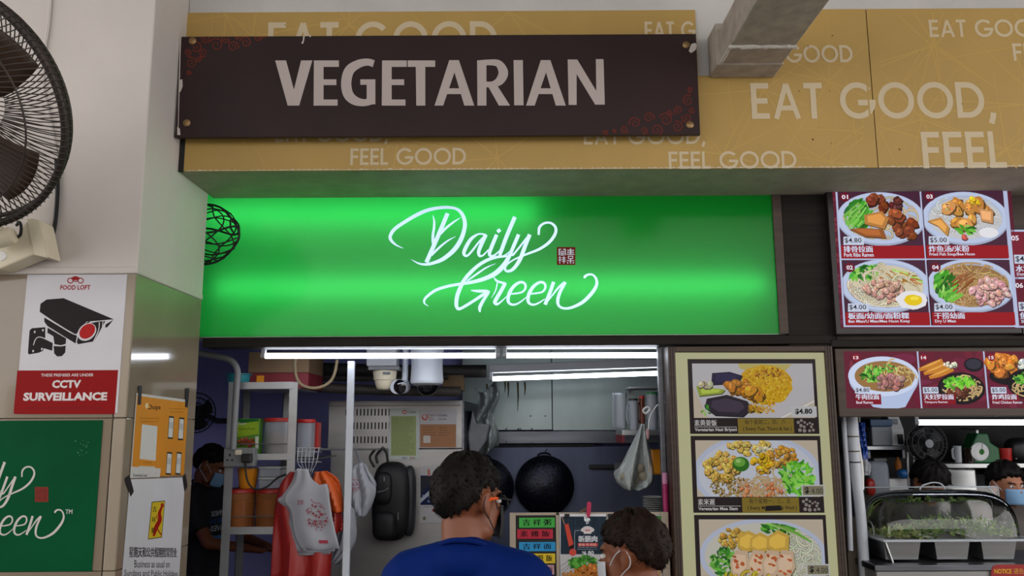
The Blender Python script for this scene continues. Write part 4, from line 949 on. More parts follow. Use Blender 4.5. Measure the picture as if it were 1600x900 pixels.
# ------------------------------------------------------------------ strip lights
mat('tube_end', (190, 192, 196), .4, .5, var=.05); mat('batten', (176, 178, 182), .45, var=.06)
def strip_light(x0, x1, ya, yb, Y, label, hh=.045, dep=.06, rr=.0135):
    a, b = P(x0, ya, Y), P(x1, yb, Y)
    t = thing('strip_light', label, 'light', (a + b) / 2, 'fluorescent strip lights of the stalls')
    d = (b - a).normalized()
    MB().cyl(a + d*.022, b - d*.022, rr, n=14).build('tube', 'tube_lit', t, smooth=True)
    for e, s in ((a, 1), (b, -1)):
        MB().cyl(e, e + d*.022*s, rr*1.05, n=14).build('end_cap', 'tube_end', t, smooth=True)
        MB().box(e + d*.012*s + Vector((0, .004, .022)), (.022, .026, .03)).build('lamp_holder', 'batten', t, bev=.003)
    c = (a + b) / 2 + Vector((0, .012, .036 + hh/2)); rot = d.to_track_quat('X', 'Z').to_matrix()
    MB().box(c, ((b - a).length, dep, hh), rot).build('housing', 'batten', t, bev=.005)
    return t
strip_light(408, 781, 556, 555.5, YLB + .19, 'longest strip light, at the left under the green lightbox')
strip_light(785, 1034, 555.5, 555, YLB + .19, 'strip light next to the tall cream menu under the lightbox')
strip_light(764, 1036, 592, 583, 5.15, 'tilted strip light further back in front of the steel wall', .05, .09)
# ------------------------------------------------------------------ steel back wall and hood
mat('steel_wall', (170, 182, 176), .42, .55, var=.16, scale=2, stretch=(1.5, 1, .7), bump=.05, bscale=14); mat('steel_blue', (84, 90, 112), .36, .6, var=.22, scale=2, stretch=(2, 1, .6))
mat('grease', (92, 78, 30), .4, var=.3, scale=20); mat('hood_steel', (166, 164, 162), .4, .6, var=.14, scale=3, stretch=(1, 1, 3), bump=.06, bscale=14)
YW = 6.2
sw_ = thing('steel_backsplash', 'stained stainless steel wall lining behind the woks', 'backsplash', (P(890, 800, YW).x, YW, .3))
MB().pbox(722, 540, 862, 672, YW, YW + .02).build('wall_panel', 'steel_wall', sw_, bev=.002); MB().pbox(863, 540, 1070, 672, YW, YW + .02).build('wall_panel', 'steel_wall', sw_, bev=.002)
MB().pbox(715, 673, 1070, 693, YW - .05, YW + .02).build('ledge', 'steel_dark', sw_, bev=.004)
MB().pbox(715, 694.5, 927, 698, YW - .03, YW + .02).build('dark_line', 'black_void', sw_)  # plain dark line below the ledge
MB().pbox(715, 698, 1070, 1050, YW - .01, YW + .02).build('lower_panel', 'steel_blue', sw_, bev=.002)
for x, y0, y1 in ((789, 596, 613), (794, 597, 621), (809, 597, 643), (820, 597, 618), (761, 600, 640)):
    MB().tube([P(x, y0, YW - .002), P(x + .6, (y0+y1)/2, YW - .002), P(x - .2, y1, YW - .002)], [.008, .006, .002], 6).build('grease_drip', 'grease', sw_, smooth=True)
for x, y in ((829, 650), (852, 650), (791, 670), (810, 670), (813, 670), (831, 670), (791, 691), (831, 691)): MB().ball(P(x, y, YW - (.05 if y > 655 else .0)), (.006, .004, .006), 8, 6).build('rivet', 'grey_metal', sw_)
# exhaust hood in the middle
YH = 5.35
hd = thing('exhaust_hood', 'slotted stainless steel hood side with notices pinned to it', 'hood', (P(617, 800, YH).x, YH, .3))
MB().pbox(513, 626, 722, 701, YH, YH + .03).build('upper_panel', 'hood_steel', hd, bev=.003)
MB().pbox(513, 702, 722, 960, YH + .002, YH + .03).build('lower_panel', 'hood_steel', hd, bev=.003)
MB().pbox(516, 626, 720, 634, YH - .012, YH).build('top_rail', 'hood_steel', hd, bev=.003)
m = MB()
for r, y in enumerate((639, 660, 682)):
    for i in range(13): m.pbox(540 + i*5.6 + r*.3, y, 542.2 + i*5.6 + r*.3, y + 10.5, YH - .0012, YH + .001)
m.build('vent_slots', 'black_void', hd, kind='stuff')
p0, p1 = P(722, 626, YH), P(722, 960, YH)
MB().prism([p0, p1, p1 + Vector((.1, .6, 0)), p0 + Vector((.1, .6, -.02))], (.012, 0, 0)).build('side_plate', 'steel_dark', hd)
MB().prism([P(x, y, YH + .1) for x, y in ((738, 640), (744, 660), (766, 664), (760, 690), (746, 712), (734, 714), (730, 680))], (0, .3, 0)).build('duct', 'grey_metal', hd, bev=.01)
# plastic sheet torn at the duct
CLEAR = film_mat('clear_bag', (206, 214, 210), .70, .12)
MB().grid(lambda u, v: P(742 + 34*u + 5*math.sin(9*v), 605 + 100*v + 8*math.sin(5*u), 5.75) + Vector((0, .04*math.sin(11*u + 6*v), 0)), 16, 20).build('plastic_sheet', CLEAR, label='torn clear plastic sheet hanging by the hood duct', cat='plastic sheet', smooth=True, solid=.001)
# notices on the hood
def sheet(x0, y0, x1, y1, Y, name, label, cat, col, group=None):
    t = thing(name, label, cat, P((x0+x1)/2, y1, Y), group)
    MB().pbox(x0, y0, x1, y1, Y, Y + .0015).build('sheet', mat('paper_%d_%d_%d' % col, col, .6, var=.03), t)
    return t, Art('Y', Y)
t, A = sheet(608, 638, 655, 718, YH - .004, 'notice', 'pale green printed notice on the hood', 'notice', (188, 196, 190))
A.rect(611, 650, 650, 712, (152, 164, 112)); A.text('SG CLEAN', 630, 646, 20, 4, (90, 90, 96)); A.ell(632, 644, 3.4, 3.2, (190, 60, 50), 0, 14); A.ell(632, 644, 2.2, 2, (196, 196, 190), 0, 12)
for i in range(20): A.text('keep tables clean and return trays', 612, 654.5 + i*2.9, random.uniform(24, 36), 1.7, (60, 80, 44), 0)
A.text('NEA', 628, 717, 8, 3, (60, 70, 120)); A.text('SFA', 640, 717, 9, 3, (160, 60, 50))
A.build('print', PRINT, t)
t, A = sheet(656, 640, 713, 700, YH - .004, 'notice', 'brown and white contact notice pinned on the hood', 'notice', (182, 180, 182))
A.rect(656.5, 663, 712.5, 699, (160, 116, 84)); A.stroke([(659, 650), (664, 656), (668, 647)], [1, 1.6, .8], (190, 60, 40), 3); A.ring(664, 652, 5, 4.6, .9, (190, 60, 40), 16)
A.text('Singapore', 669, 650, 15, 3, (110, 60, 60)); A.text('Food', 669, 653.5, 7, 2.6, (170, 60, 40)); A.text('Agency', 669, 657, 10, 2.6, (110, 60, 60)); A.text('LICENSED', 685, 650.5, 14, 3, (60, 54, 60)); A.text('food stall', 685, 656, 12, 2.4, (60, 54, 60))
for i in range(4): A.text('licence number and grade', 661, 669 + i*4, random.uniform(12, 22), 2, (84, 56, 40), 0); A.text('valid until', 686, 669 + i*4, random.uniform(10, 16), 2, (84, 56, 40), 0)
A.rect(661.5, 680.5, 672.5, 692, (196, 190, 184))
A.build('print', PRINT, t)
t, A = sheet(656, 729, 695, 817, YH - .004, 'poster', 'dark blue poster with white strip behind the man in blue', 'poster', (176, 174, 176))
A.rect(657, 743, 694, 789, (28, 36, 70)); A.poly([(657, 745), (676, 745), (672, 756), (657, 772)], (44, 46, 54)); A.poly([(657, 779), (657, 786), (692, 754), (692, 747)], (170, 176, 190)); chunks(A, 680, 750, 8, 6, 14, 3, (176, 60, 60)); A.rect(668, 733, 672, 744, (170, 110, 100))
A.text('Do it Right', 660, 778, 24, 5, (150, 160, 190)); A.text('& well', 668, 785, 14, 4.5, (150, 160, 190)); A.ell(678, 797, 2.8, 2.8, (130, 30, 40), 0, 14); A.ell(663, 810, 2.6, 3, (110, 110, 90), 0, 12); A.text('safe distance', 661, 793, 12, 2.4, (90, 90, 96), 0)
A.build('print', PRINT, t)
# ------------------------------------------------------------------ ceiling clutter and cameras
mat('pipe_dark', (70, 66, 62), .6, .3, var=.3, scale=9); mat('insulation', (128, 104, 76), .8, var=.2, scale=9)
for i, (x0, y0, x1, y1, Y, r, lb_) in enumerate(((470, 604, 720, 612, 5.0, .03, 'thick dark pipe under the stall ceiling above the hood'), (480, 590, 700, 588, 5.2, .02, 'thin dark pipe crossing behind the ceiling cameras'), (460, 575, 760, 580, 5.3, .04, 'fat dark duct pipe close under the stall ceiling'))):
    MB().tube([P(x0, y0, Y), P((x0+x1)/2, (y0+y1)/2 + 2, Y), P(x1, y1, Y)], r, 12, smooth=6).build('ceiling_pipe', 'pipe_dark', label=lb_, cat='pipe', smooth=True, group='pipes under the stall ceiling')
MB().pbox(690, 586, 724, 610, 5.25, 5.4).build('wood_block', 'insulation', label='brown timber block on the hood beside the white camera', cat='block', bev=.004)
def on_ceiling(c, r=.02): return c
mat('dome_dark', (14, 14, 18), .06, var=.1, coat=1.0); mat('white_camera', (206, 212, 222), .35, var=.04)
YC = 4.75
cam1 = thing('dome_camera', 'cream dome security camera under a grey box', 'camera', P(600, 610, YC), 'security cameras under the stall ceiling')
MB().bb(P(576, 560, YC).x, P(622, 560, YC).x, YC - .07, YC + .07, zat(572, YC), ZIN).build('mount_box', 'batten', cam1, bev=.004); MB().pbox(575, 572, 623, 578, YC - .08, YC + .08).build('mount_plate', 'plastic_grey', cam1, bev=.003)
lathe_px(582, 620, 578, 610, YC, [(0, 0), (.45, .02), (.66, .10), (.78, .30), (.84, .48), (.92, .5), (.97, .8), (1, .95), (.98, 1)], 'dome', 'plastic_cream', cam1)
MB().pbox(598, 581, 609, 585, YC - .072, YC - .05).build('badge', 'grey_metal', cam1, bev=.002)
cam2 = thing('dome_camera', 'white dome camera with a dark glass bowl', 'camera', P(667, 615, YC), 'security cameras under the stall ceiling')
MB().lathe([(.094, .0), (.092, .02), (.088, .10), (.094, .16), (.094, ZIN - zat(596, YC, 667))], P(667, 596, YC) , (0, 0, 1), 28).build('housing', 'white_camera', cam2, smooth=True)
MB().lathe([(.055, -.028), (.09, -.012), (.094, .002)], P(667, 596, YC), (0, 0, 1), 28).build('skirt', 'white_camera', cam2, smooth=True)
lathe_px(649, 686, 597, 619, YC, [(0, 0), (.4, .06), (.72, .3), (.92, .65), (1, 1)], 'glass_bowl', 'dome_dark', cam2, label='shiny dark glass bowl')
cam3 = thing('bullet_camera', 'small white and black camera between the two dome cameras', 'camera', P(628, 616, YC), 'security cameras under the stall ceiling')
MB().lathe([(0, -.06), (.03, -.058), (.04, -.045), (.043, .04), (.036, .06)], P(626, 604, YC), (-.35, -1, -.1), 22).build('body', 'white_camera', cam3, smooth=True)
MB().lathe([(0, .004), (.036, .003), (.04, 0)], P(624.5, 604.5, YC - .062), (-.35, -1, -.1), 22).build('lens_face', 'dome_dark', cam3, smooth=True)
MB().tube([P(632, 600, YC + .02), P(633, 588, YC + .02), Vector((P(634, 560, YC + .02).x, YC + .02, ZIN))], .018, 10).build('stalk', 'white_camera', cam3, smooth=True)
MB().tube([P(x, y, 4.6) for x, y in ((462, 560), (461, 572), (463, 588), (470, 600), (484, 606), (500, 605), (515, 597), (523, 583), (527, 562))], .0085, 8, smooth=6).build('hanging_cable', mat('cable_beige', (150, 134, 104), .6), label='beige cable hanging in a loop from the ceiling', cat='cable', smooth=True)
MB().tube([P(x, y, 4.7) for x, y in ((394, 560), (398, 580), (412, 592), (432, 594), (448, 584), (456, 566), (458, 556))], .005, 8, smooth=6).build('hanging_cable', 'rubber_black', label='thin dark cable looping over the carton on the rack', cat='cable', smooth=True)
# ------------------------------------------------------------------ grey conduit down the left side
MB().tube([P(x, y, 4.38) for x, y in ((310, 552), (335, 556), (356, 561), (366, 568), (371, 580), (370, 600), (367, 650), (364, 702))], .017, 12, smooth=5).build('conduit', 'plastic_grey', label='grey conduit bending down to the socket box', cat='conduit', smooth=True)
# ------------------------------------------------------------------ shelf rack (aluminium angle)
YK, YK2 = 4.45, 4.98
rk = thing('shelf_rack', 'aluminium shelf rack holding food tubs in the left stall', 'shelf', (P(400, 800, YK).x, (YK+YK2)/2, 0))
def post(x_top, x_bot, y0, Y): 
    a = P(x_top, y0, Y); MB().bb(a.x - .022, a.x + .022, Y, Y + .004, 0, a.z).build('post', 'aluminium', rk)
    MB().bb(a.x - .022, a.x - .018, Y, Y + .04, 0, a.z).build('post_flange', 'aluminium', rk)
post(364, 340, 597, YK); post(459, 452, 597, YK); post(386, 370, 600, YK2); post(449, 449, 600, YK2)
xl_, xr_ = P(364, 597, YK).x, P(459, 597, YK).x
for y0, y1 in ((597, 608), (709, 719), (823, 835)):
    za, zc = zat(y0, YK, 400), zat(y1, YK, 400)
    MB().bb(xl_, xr_, YK - .003, YK, zc, za).build('shelf_rail', 'aluminium', rk, bev=.001)
    MB().bb(xl_, xr_, YK, YK2 + .03, zc + .002, zc + .01).build('shelf_board', 'steel_dark' if y0 != 597 else 'aluminium', rk)
    if y0 > 700:
        MB().tube([(xl_ + .03, YK + .012, za + .05), (xr_, YK + .012, za + .05)], .003, 6).build('guard_wire', 'grey_metal', rk)
ZS1, ZS2, ZS3 = zat(719, YK, 400) + .0102, zat(835, YK, 400) + .0102, zat(608, YK, 400) + .0102
# things on the top of the rack
t = thing('basket', 'turquoise plastic basket on top of the rack', 'basket', (P(368, 590, YK + .1).x, YK + .12, ZS3))
c = Vector((P(368, 590, YK + .1).x + .01, YK + .12, ZS3)); mat('turquoise', (36, 130, 140), .4, var=.08); hb = .07
m = MB(); m.lathe([(.05, 0), (.052, .004), (.062, hb), (.072, hb + .004), (.072, hb + .008), (.058, hb + .006), (.048, .008), (0, .006)], c, (0, 0, 1), 20); m.build('tub', 'turquoise', t, smooth=True)
mat('carton_red', (110, 26, 36), .6, var=.12, scale=8); mat('carton_brown', (116, 92, 66), .7, var=.12, scale=8)
cx0 = P(387, 590, YK + .15).x; cx1 = P(482, 590, YK + .15).x
t = thing('carton', 'red and brown cardboard carton on top of the rack', 'carton', ((cx0+cx1)/2, YK + .3, ZS3))
MB().bb(cx0, cx1, YK + .15, YK + .5, ZS3, ZS3 + .085).build('lower_box', 'carton_red', t, bev=.003); MB().bb(cx0, cx1, YK + .15, YK + .5, ZS3 + .0855, ZS3 + .2).build('upper_box', 'carton_brown', t, bev=.003)
MB().bb(cx0 + .05, cx0 + .09, YK + .148, YK + .1505, ZS3 + .02, ZS3 + .07).build('printed_label', 'paper_orange', t)
# middle shelf
def tub(x0, x1, y0, zs, Y, label, body, lid, fill=None, fl=.6, group='food tubs on the rack', taper=.9):
    xa, xb = P(x0, y0 + 20, Y).x, P(x1, y0 + 20, Y).x; r = (xb - xa)/2; c = Vector(((xa+xb)/2, Y + r, zs)); h = zat(y0, Y, x0) - zs
    t = thing('food_tub', label, 'tub', c, group)
    MB().lathe([(r*taper, 0), (r*taper, .003), (r*.98, h*.9), (r*.98, h*.92)], c, (0, 0, 1), 28).build('body', body, t, smooth=True)
    if fill: MB().lathe([(r*taper*.94, .004), (r*(taper + (.98 - taper)*fl)*.96, h*fl), (0, h*fl + .004)], c, (0, 0, 1), 28).build('contents', fill, t, smooth=True)
    if lid: MB().lathe([(r*1.0, h*.9), (r*1.03, h*.91), (r*1.03, h*.97), (r*.97, h), (0, h)], c, (0, 0, 1), 28).build('lid', lid, t, smooth=True)
    return t
TUB = film_mat('tub_clear', (190, 196, 206), .62, .15); TUBR = film_mat('tub_amber', (176, 110, 60), .45, .15, (1, .82, .6))
mat('powder', (150, 112, 70), .9, var=.12, scale=20); mat('sauce_red', (120, 44, 28), .5, var=.2, scale=10); mat('juice', (214, 136, 30), .3, var=.05)
tub(406, 456, 653, ZS1, YK + .06, 'large clear tub of brown powder with a red lid', TUB, 'red_plastic', 'powder', .62, taper=.96)
tub(461, 489, 655, ZS1, YK + .12, 'clear empty tub with a red lid beside the red packet', TUB, 'red_plastic', None, taper=.95)
mat('pack_green', (70, 120, 30), .35, var=.1, scale=6); mat('pack_red', (168, 38, 34), .35, var=.1)
gx, gX = P(370, 680, YK + .05).x, P(405, 680, YK + .05).x; zt_ = zat(654, YK + .05, 390)
t = thing('seasoning_box', 'green seasoning packet with a picture on the middle shelf', 'packet', ((gx+gX)/2, YK + .08, ZS1))
MB().bb(gx, gX, YK + .05, YK + .12, ZS1, zt_).build('packet', 'pack_green', t, bev=.004)
A = Art('Y', YK + .05); A.rect(371, 655, 404, 662, (30, 90, 40)); A.poly([(371, 662), (404, 658), (404, 678), (371, 683)], (130, 160, 40)); A.text('Knorr', 372, 664, 13, 4.5, (190, 190, 180), .02); A.text('Seasoning Powder', 373, 672, 26, 3.2, (40, 60, 20), .01)
chunks(A, 386, 691, 13, 6, 26, 3.4, (130, 60, 40)); A.rect(399, 682, 404, 701, (190, 190, 180)); A.build('print', PRINT, t)
t = MB(); t.pbox(486, 660, 498, 702, YK + .2, YK + .26); t.build('red_packet', 'pack_red', label='narrow red packet at the right end of the middle shelf', cat='packet', bev=.004)
MB().bb(xr_, P(500, 700, YK + .1).x, YK + .02, YK2, ZS1 - .0102, ZS1 - .004).build('shelf_extension', 'steel_dark', rk)
# lower shelf
ct_ = thing('cup', 'yellow plastic cup standing on red tubs on the lower shelf', 'cup', (0, 0, 0))
ZT2 = zat(764, YK + .06, 390)
c = Vector((P(381, 764, YK + .06).x, YK + .12, ZT2)); ct_.location = c; ORG[ct_.name] = c
MB().lathe([(.040, 0), (.043, .003), (.055, .098), (.058, .1), (.058, .104), (.053, .102), (.04, .006), (0, .005)], c, (0, 0, 1), 24).build('cup_wall', 'juice', ct_, smooth=True)
tub(343, 392, 765, ZS2, YK + .05, 'amber tub of red sauce with a red lid at the left of the lower shelf', TUBR, 'red_plastic', 'sauce_red', .7, taper=.95)
tub(393, 440, 765, ZS2, YK + .05, 'amber tub of chilli paste with a red lid behind the hanging bags', TUBR, 'red_plastic', 'sauce_red', .75, taper=.95)
for i, (y0, lb_) in enumerate(((746, 'clear plastic box standing on the red-lidded tubs'), (729, 'clear plastic box on top of another clear box'))):
    zb2 = ZT2 + .0005 if i == 0 else zat(746, YK + .06, 420) + .001
    xa, xb = P(402, 750, YK + .06).x, P(438, 750, YK + .06).x; zt2_ = zat(y0, YK + .06, 420)
    t = thing('clear_box', lb_, 'box', ((xa+xb)/2, YK + .12, zb2), 'clear boxes on the lower shelf')
    m = MB(); m.bb(xa + .004, xb - .004, YK + .07, YK + .19, zb2, zt2_ - .012); m.build('box_body', TUB, t, bev=.006); MB().bb(xa, xb, YK + .066, YK + .194, zt2_ - .0118, zt2_).build('lid', film_mat('lid_clear', (206, 210, 214), .4, .2), t, bev=.003)
# wire rack with hooks at the right of the rack
wr = thing('wire_rack', 'small wire rack with hooks on the right of the shelf rack', 'rack', P(482, 742, YK - .05))
for y in (700, 706, 722): MB().tube([P(463, y, YK - .03), P(500, y, YK - .03), P(502, y, YK + .1)], .003, 6).build('rail_wire', 'aluminium', wr)
for i in range(6): MB().tube([P(466 + i*6.5, 700, YK - .03), P(465 + i*6, 722, YK - .035), P(472 + i*3.5, 733, YK - .05), P(474 + i*2.5, 742, YK - .05)], .0024, 6, smooth=3).build('hook_wire', 'aluminium', wr, smooth=True)
# socket box with plug and lead
t = thing('socket_box', 'grey double socket box with a black plug on the rack', 'socket', P(373, 729, YK - .06))
MB().pbox(349, 700, 397, 729, YK - .06, YK - .004).build('box', 'plastic_grey', t, bev=.005); MB().pbox(367, 703, 377, 711, YK - .066, YK - .06).build('switch', 'plastic_cream', t, bev=.002)
A = Art('Y', YK - .06); A.rect(358, 709, 360.5, 713, (24, 24, 24)); A.rect(353.5, 718, 357, 720, (24, 24, 24)); A.rect(361, 718, 364.5, 720, (24, 24, 24)); A.build('socket_holes', PRINT, t)
MB().pbox(376, 709, 392, 723, YK - .105, YK - .06).build('plug', 'plastic_black', t, bev=.008)
MB().tube([P(x, y, YK - .085) for x, y in ((383, 722), (384, 738), (387, 752), (394, 762), (404, 765), (418, 760), (432, 748), (447, 741))], .005, 8, smooth=6).build('lead', 'rubber_black', t, smooth=True)
# white pole in front
wx = P(545, 720, YLB + .25).x
wpole = thing('pole', 'white square pole standing between the hanging bags', 'pole', (wx, YLB + .25, .94))
MB().bb(wx - .017, wx + .017, YLB + .235, YLB + .265, .9405, zat(563, YLB + .25)).build('shaft', mat('pole_white', (196, 202, 212), .4, var=.05), wpole, bev=.003)
MB().bb(wx - .04, wx + .04, YLB + .215, YLB + .285, .9402, .95).build('foot_plate', 'pole_white', wpole, bev=.002)
# ------------------------------------------------------------------ hanging bags
def drape(name, m, left, right, Y, amp, parent=None, nu=18, nv=24, freq=14, thick=.01, seed=0, **k):
    Lp = crom([Vector((x, y, 0)) for x, y in left], 8); Rp = crom([Vector((x, y, 0)) for x, y in right], 8)
    def at(q, v): i = min(int(v * (len(q) - 1)), len(q) - 2); f = v * (len(q) - 1) - i; return q[i].lerp(q[i+1], f)
    def fn(u, v):
        a, b = at(Lp, v), at(Rp, v); q = a.lerp(b, u)
        bulge = math.sin(math.pi * u) * amp * 1.4 * (.3 + .7 * v)
        return P(q.x, q.y, Y) + Vector((0, -bulge + amp * (.3 + .7*v) * math.sin(freq * u + 2.5 * math.sin(3 * v + seed) + seed), 0))
    return MB().grid(fn, nu, nv).build(name, m, parent, smooth=True, solid=thick, **k)
mat('bag_red', (150, 34, 30), .4, var=.15, scale=5); mat('bag_orange', (196, 84, 26), .4, var=.12, scale=5); mat('bag_white', (154, 157, 166), .45, var=.06, scale=5, bump=.2, bscale=9)
YB_ = YK - .12
drape('carrier_bag', 'bag_orange', [(493, 737), (488, 760), (492, 800)], [(512, 736), (530, 752), (536, 800)], YB_ + .05, .02, thick=.008, seed=1, label='orange plastic bag hanging behind the white bags', cat='bag', group='plastic bags hanging on the rack')
drape('carrier_bag', 'bag_red', [(455, 737), (438, 760), (428, 800), (426, 850), (424, 905)], [(472, 738), (492, 780), (512, 820), (516, 860), (514, 905)], YB_ + .03, .025, thick=.01, seed=2, label='long red plastic bag hanging at the rack, left of the white bags', cat='bag', group='plastic bags hanging on the rack')
drape('carrier_bag', 'bag_red', [(505, 780), (508, 810), (512, 840)], [(528, 785), (534, 805), (540, 826)], YB_ + .06, .015, thick=.008, seed=4, label='folded red plastic bag peeping out right of the white bags', cat='bag', group='plastic bags hanging on the rack')
wb_ = thing('carrier_bag', 'stack of white carrier bags with red print on a hook', 'bag', P(490, 872, YB_), 'plastic bags hanging on the rack')
for i, dx in enumerate((-14, -7, 0)):
    o = drape('bag_layer', 'bag_white', [(464 + dx*.2, 734 - i), (462 + dx*.4, 752), (446 + dx*.3, 774), (434 + i*5, 782 + i*2), (447 + dx*.2 + 6, 800), (458 + dx, 835), (470 + dx, 868 - i*4)], [(481, 735 - i), (487, 748), (500 - (2-i), 758), (511, 757 + i), (515, 778), (521 + dx*.4, 815), (531 + dx, 857 + (2-i)*4)], YB_ - i*.014, .008, wb_, thick=.003, seed=5 + i*.3, freq=9)
A = Art('Y', YB_ - .0575)
def bagprint(A, ox, oy, s):
    random.seed(3); c = (140, 32, 48)
    for i in range(70):
        a = random.uniform(0, 6.283); q = math.sqrt(random.random()); x, y = ox + 16*s*q*math.cos(a) + (y0_ if False else 0), oy + 22*s*q*math.sin(a)
        if random.random() < .5: A.stroke([(x, y), (x + random.uniform(-4, 4)*s, y + random.uniform(-3, 3)*s), (x + random.uniform(-5, 5)*s, y + random.uniform(-5, 5)*s)], [1.2*s, 1.0*s, .5*s], c, 3)
        else: A.ell(x, y, random.uniform(.8, 2.2)*s, random.uniform(.5, 1.4)*s, c, random.uniform(0, 180), 8, .3)
    A.stroke([(ox - 4*s, oy - 30*s), (ox, oy - 24*s), (ox + 10*s, oy - 22*s), (ox + 16*s, oy - 12*s)], .9*s, c, 4)
A.map = lambda x, y: (x + (y - 800)*.18, y)
bagprint(A, 493, 808, .95); A.text('吉祥', 466, 789, 10, 8, (130, 30, 50), 0); A.rect(490, 844, 504, 849, (160, 60, 80))
A.build('print', PRINT, wb_, label='dark red printed pattern')
wb2 = thing('carrier_bag', 'white knotted bag with red print hanging right of the white pole', 'bag', P(566, 806, 4.6), 'plastic bags hanging on the rack')
drape('bag_skin', 'bag_white', [(562, 724), (552, 732), (546, 748), (541, 775), (546, 795), (560, 804)], [(568, 724), (576, 735), (583, 750), (587, 762), (580, 785), (570, 806)], 4.6, .02, wb2, thick=.02, seed=8)
hrod = MB().cyl(P(499, 702, 4.6), P(607, 702, YH + .001), .006, n=10).build('hanging_rod', 'aluminium', label='thin metal rod from the rack to the hood carrying a bag', cat='rod', smooth=True)
MB().tube([P(566, 728, 4.6), P(560, 716, 4.75), P(556, 703, 4.96)], [.012, .006, .006], 8).build('handle', 'bag_white', wb2, smooth=True)
A = Art('Y', 4.548); bagprint(A, 553, 759, .52); A.build('print', PRINT, wb2)
drape('carrier_bag', 'bag_white', [(538, 784), (534, 810), (528, 850), (516, 878)], [(548, 790), (556, 808), (552, 850), (528, 880)], 4.56, .02, thick=.015, seed=9, label='plain white plastic bag hanging low behind the white pole', cat='bag', group='plastic bags hanging on the rack')
# backpack on the hood
bp_ = thing('backpack', 'black backpack hanging by its straps on the hood', 'backpack', P(610, 850, YH - .12))
mat('nylon_black', (22, 22, 25), .55, var=.25, scale=6, bump=.2, bscale=12); mat('nylon_grey', (40, 42, 46), .5, var=.2)
def rounded(x0, y0, x1, y1, Y0, Y1, name, m, parent, pw=3.0):
    c = (P(x0, y0, Y0) + P(x1, y1, Y0)) / 2; c.y = (Y0 + Y1)/2; hx = (P(x1, y1, Y0).x - P(x0, y1, Y0).x)/2; hz = abs(P(x0, y0, Y0).z - P(x0, y1, Y0).z)/2; hy = (Y1 - Y0)/2
    def se(t, p): return math.copysign(abs(t)**(2/p), t)
    def fn(u, v):
        a = u*2*math.pi; b = (v - .5)*math.pi
        return c + Vector((hx*se(math.cos(b), pw)*se(math.cos(a), pw), hy*se(math.cos(b), pw)*se(math.sin(a), pw), hz*se(math.sin(b), pw)))
    return MB().grid(fn, 28, 18, True).build(name, m, parent, smooth=True)
rounded(578, 722, 640, 848, YH - .2, YH - .02, 'bag_body', 'nylon_black', bp_); rounded(580, 800, 618, 846, YH - .25, YH - .15, 'front_pocket', 'nylon_black', bp_); rounded(584, 738, 612, 790, YH - .225, YH - .15, 'upper_pocket', 'nylon_black', bp_); rounded(628, 728, 648, 840, YH - .15, YH - .03, 'side_pocket', 'nylon_grey', bp_)
for q in (((590, 724), (588, 712), (598, 700)), ((606, 722), (604, 708), (598, 700)), ((585, 730), (578, 715), (586, 702))): MB().tube([P(x, y, YH - .1) for x, y in q], .008, 8, smooth=4).build('strap', 'nylon_black', bp_, smooth=True)
MB().tube([P(x, y, YH - .238) for x, y in ((590, 769), (595, 768), (602, 766), (607, 762))], .003, 6, smooth=3).build('zip_line', 'aluminium', bp_, smooth=True)
MB().tube([P(600, 745, YH - .235), P(600, 752, YH - .235)], .0025, 6).build('zip_pull', 'aluminium', bp_)
MB().tube([P(598, 701, YH - .11), P(598, 699, YH - .06), P(598, 698, YH + .001)], .005, 8).build('hanger_hook', 'grey_metal', bp_, smooth=True)
MB().tube([P(622, 800, YH - .2), P(622, 812, YH - .2)], .0025, 6).build('zip_pull', 'aluminium', bp_)
# ------------------------------------------------------------------ woks on the back wall
mat('wok_iron', (20, 22, 34), .3, .6, var=.8, scale=60, bump=.25, bscale=70)
def wok(x0, x1, y0, y1, Y, label):
    c = P((x0+x1)/2, (y0+y1)/2, Y); r = (P(x1, y0, Y).x - P(x0, y0, Y).x)/2
    t = thing('wok', label, 'wok', c - Vector((0, 0, r)), 'woks hanging on the steel wall')
    MB().lathe([(0, .28*r), (r*.3, .26*r), (r*.6, .19*r), (r*.85, .09*r), (r*.97, .01*r), (r, 0), (r*.98, -.006), (r*.8, .06*r), (0, .24*r)], c, (0, -1, .05), 44).build('pan', 'wok_iron', t, smooth=True)
    MB().tube([c + Vector((r*math.sin(a)*.22, .0, r*(.98 + .1*math.cos(a*1.0)))) for a in [-1.5 + 3.0*i/10 for i in range(11)]], .006, 8).build('handle', 'wok_iron', t, smooth=True)
    MB().tube([c + Vector((.0, 0, r*1.06)), c + Vector((.02, .05, r*1.2))], .003, 6).build('hook', 'grey_metal', t)
wok(805, 897, 712, 805, YW - .08, 'large black iron wok hanging alone on the steel wall'); wok(712, 803, 716, 808, YW - .1, 'black iron wok half hidden behind the man in blue')
t = thing('cleaver', 'dark cleaver handle sticking out on the wall right of the wok', 'knife', P(945, 735, YW - .06))
MB().pbox(921, 726, 960, 733, YW - .06, YW - .04).build('handle', 'plastic_black', t, bev=.006); MB().pbox(960, 723, 995, 737, YW - .055, YW - .045).build('blade', 'steel_dark', t, bev=.002)
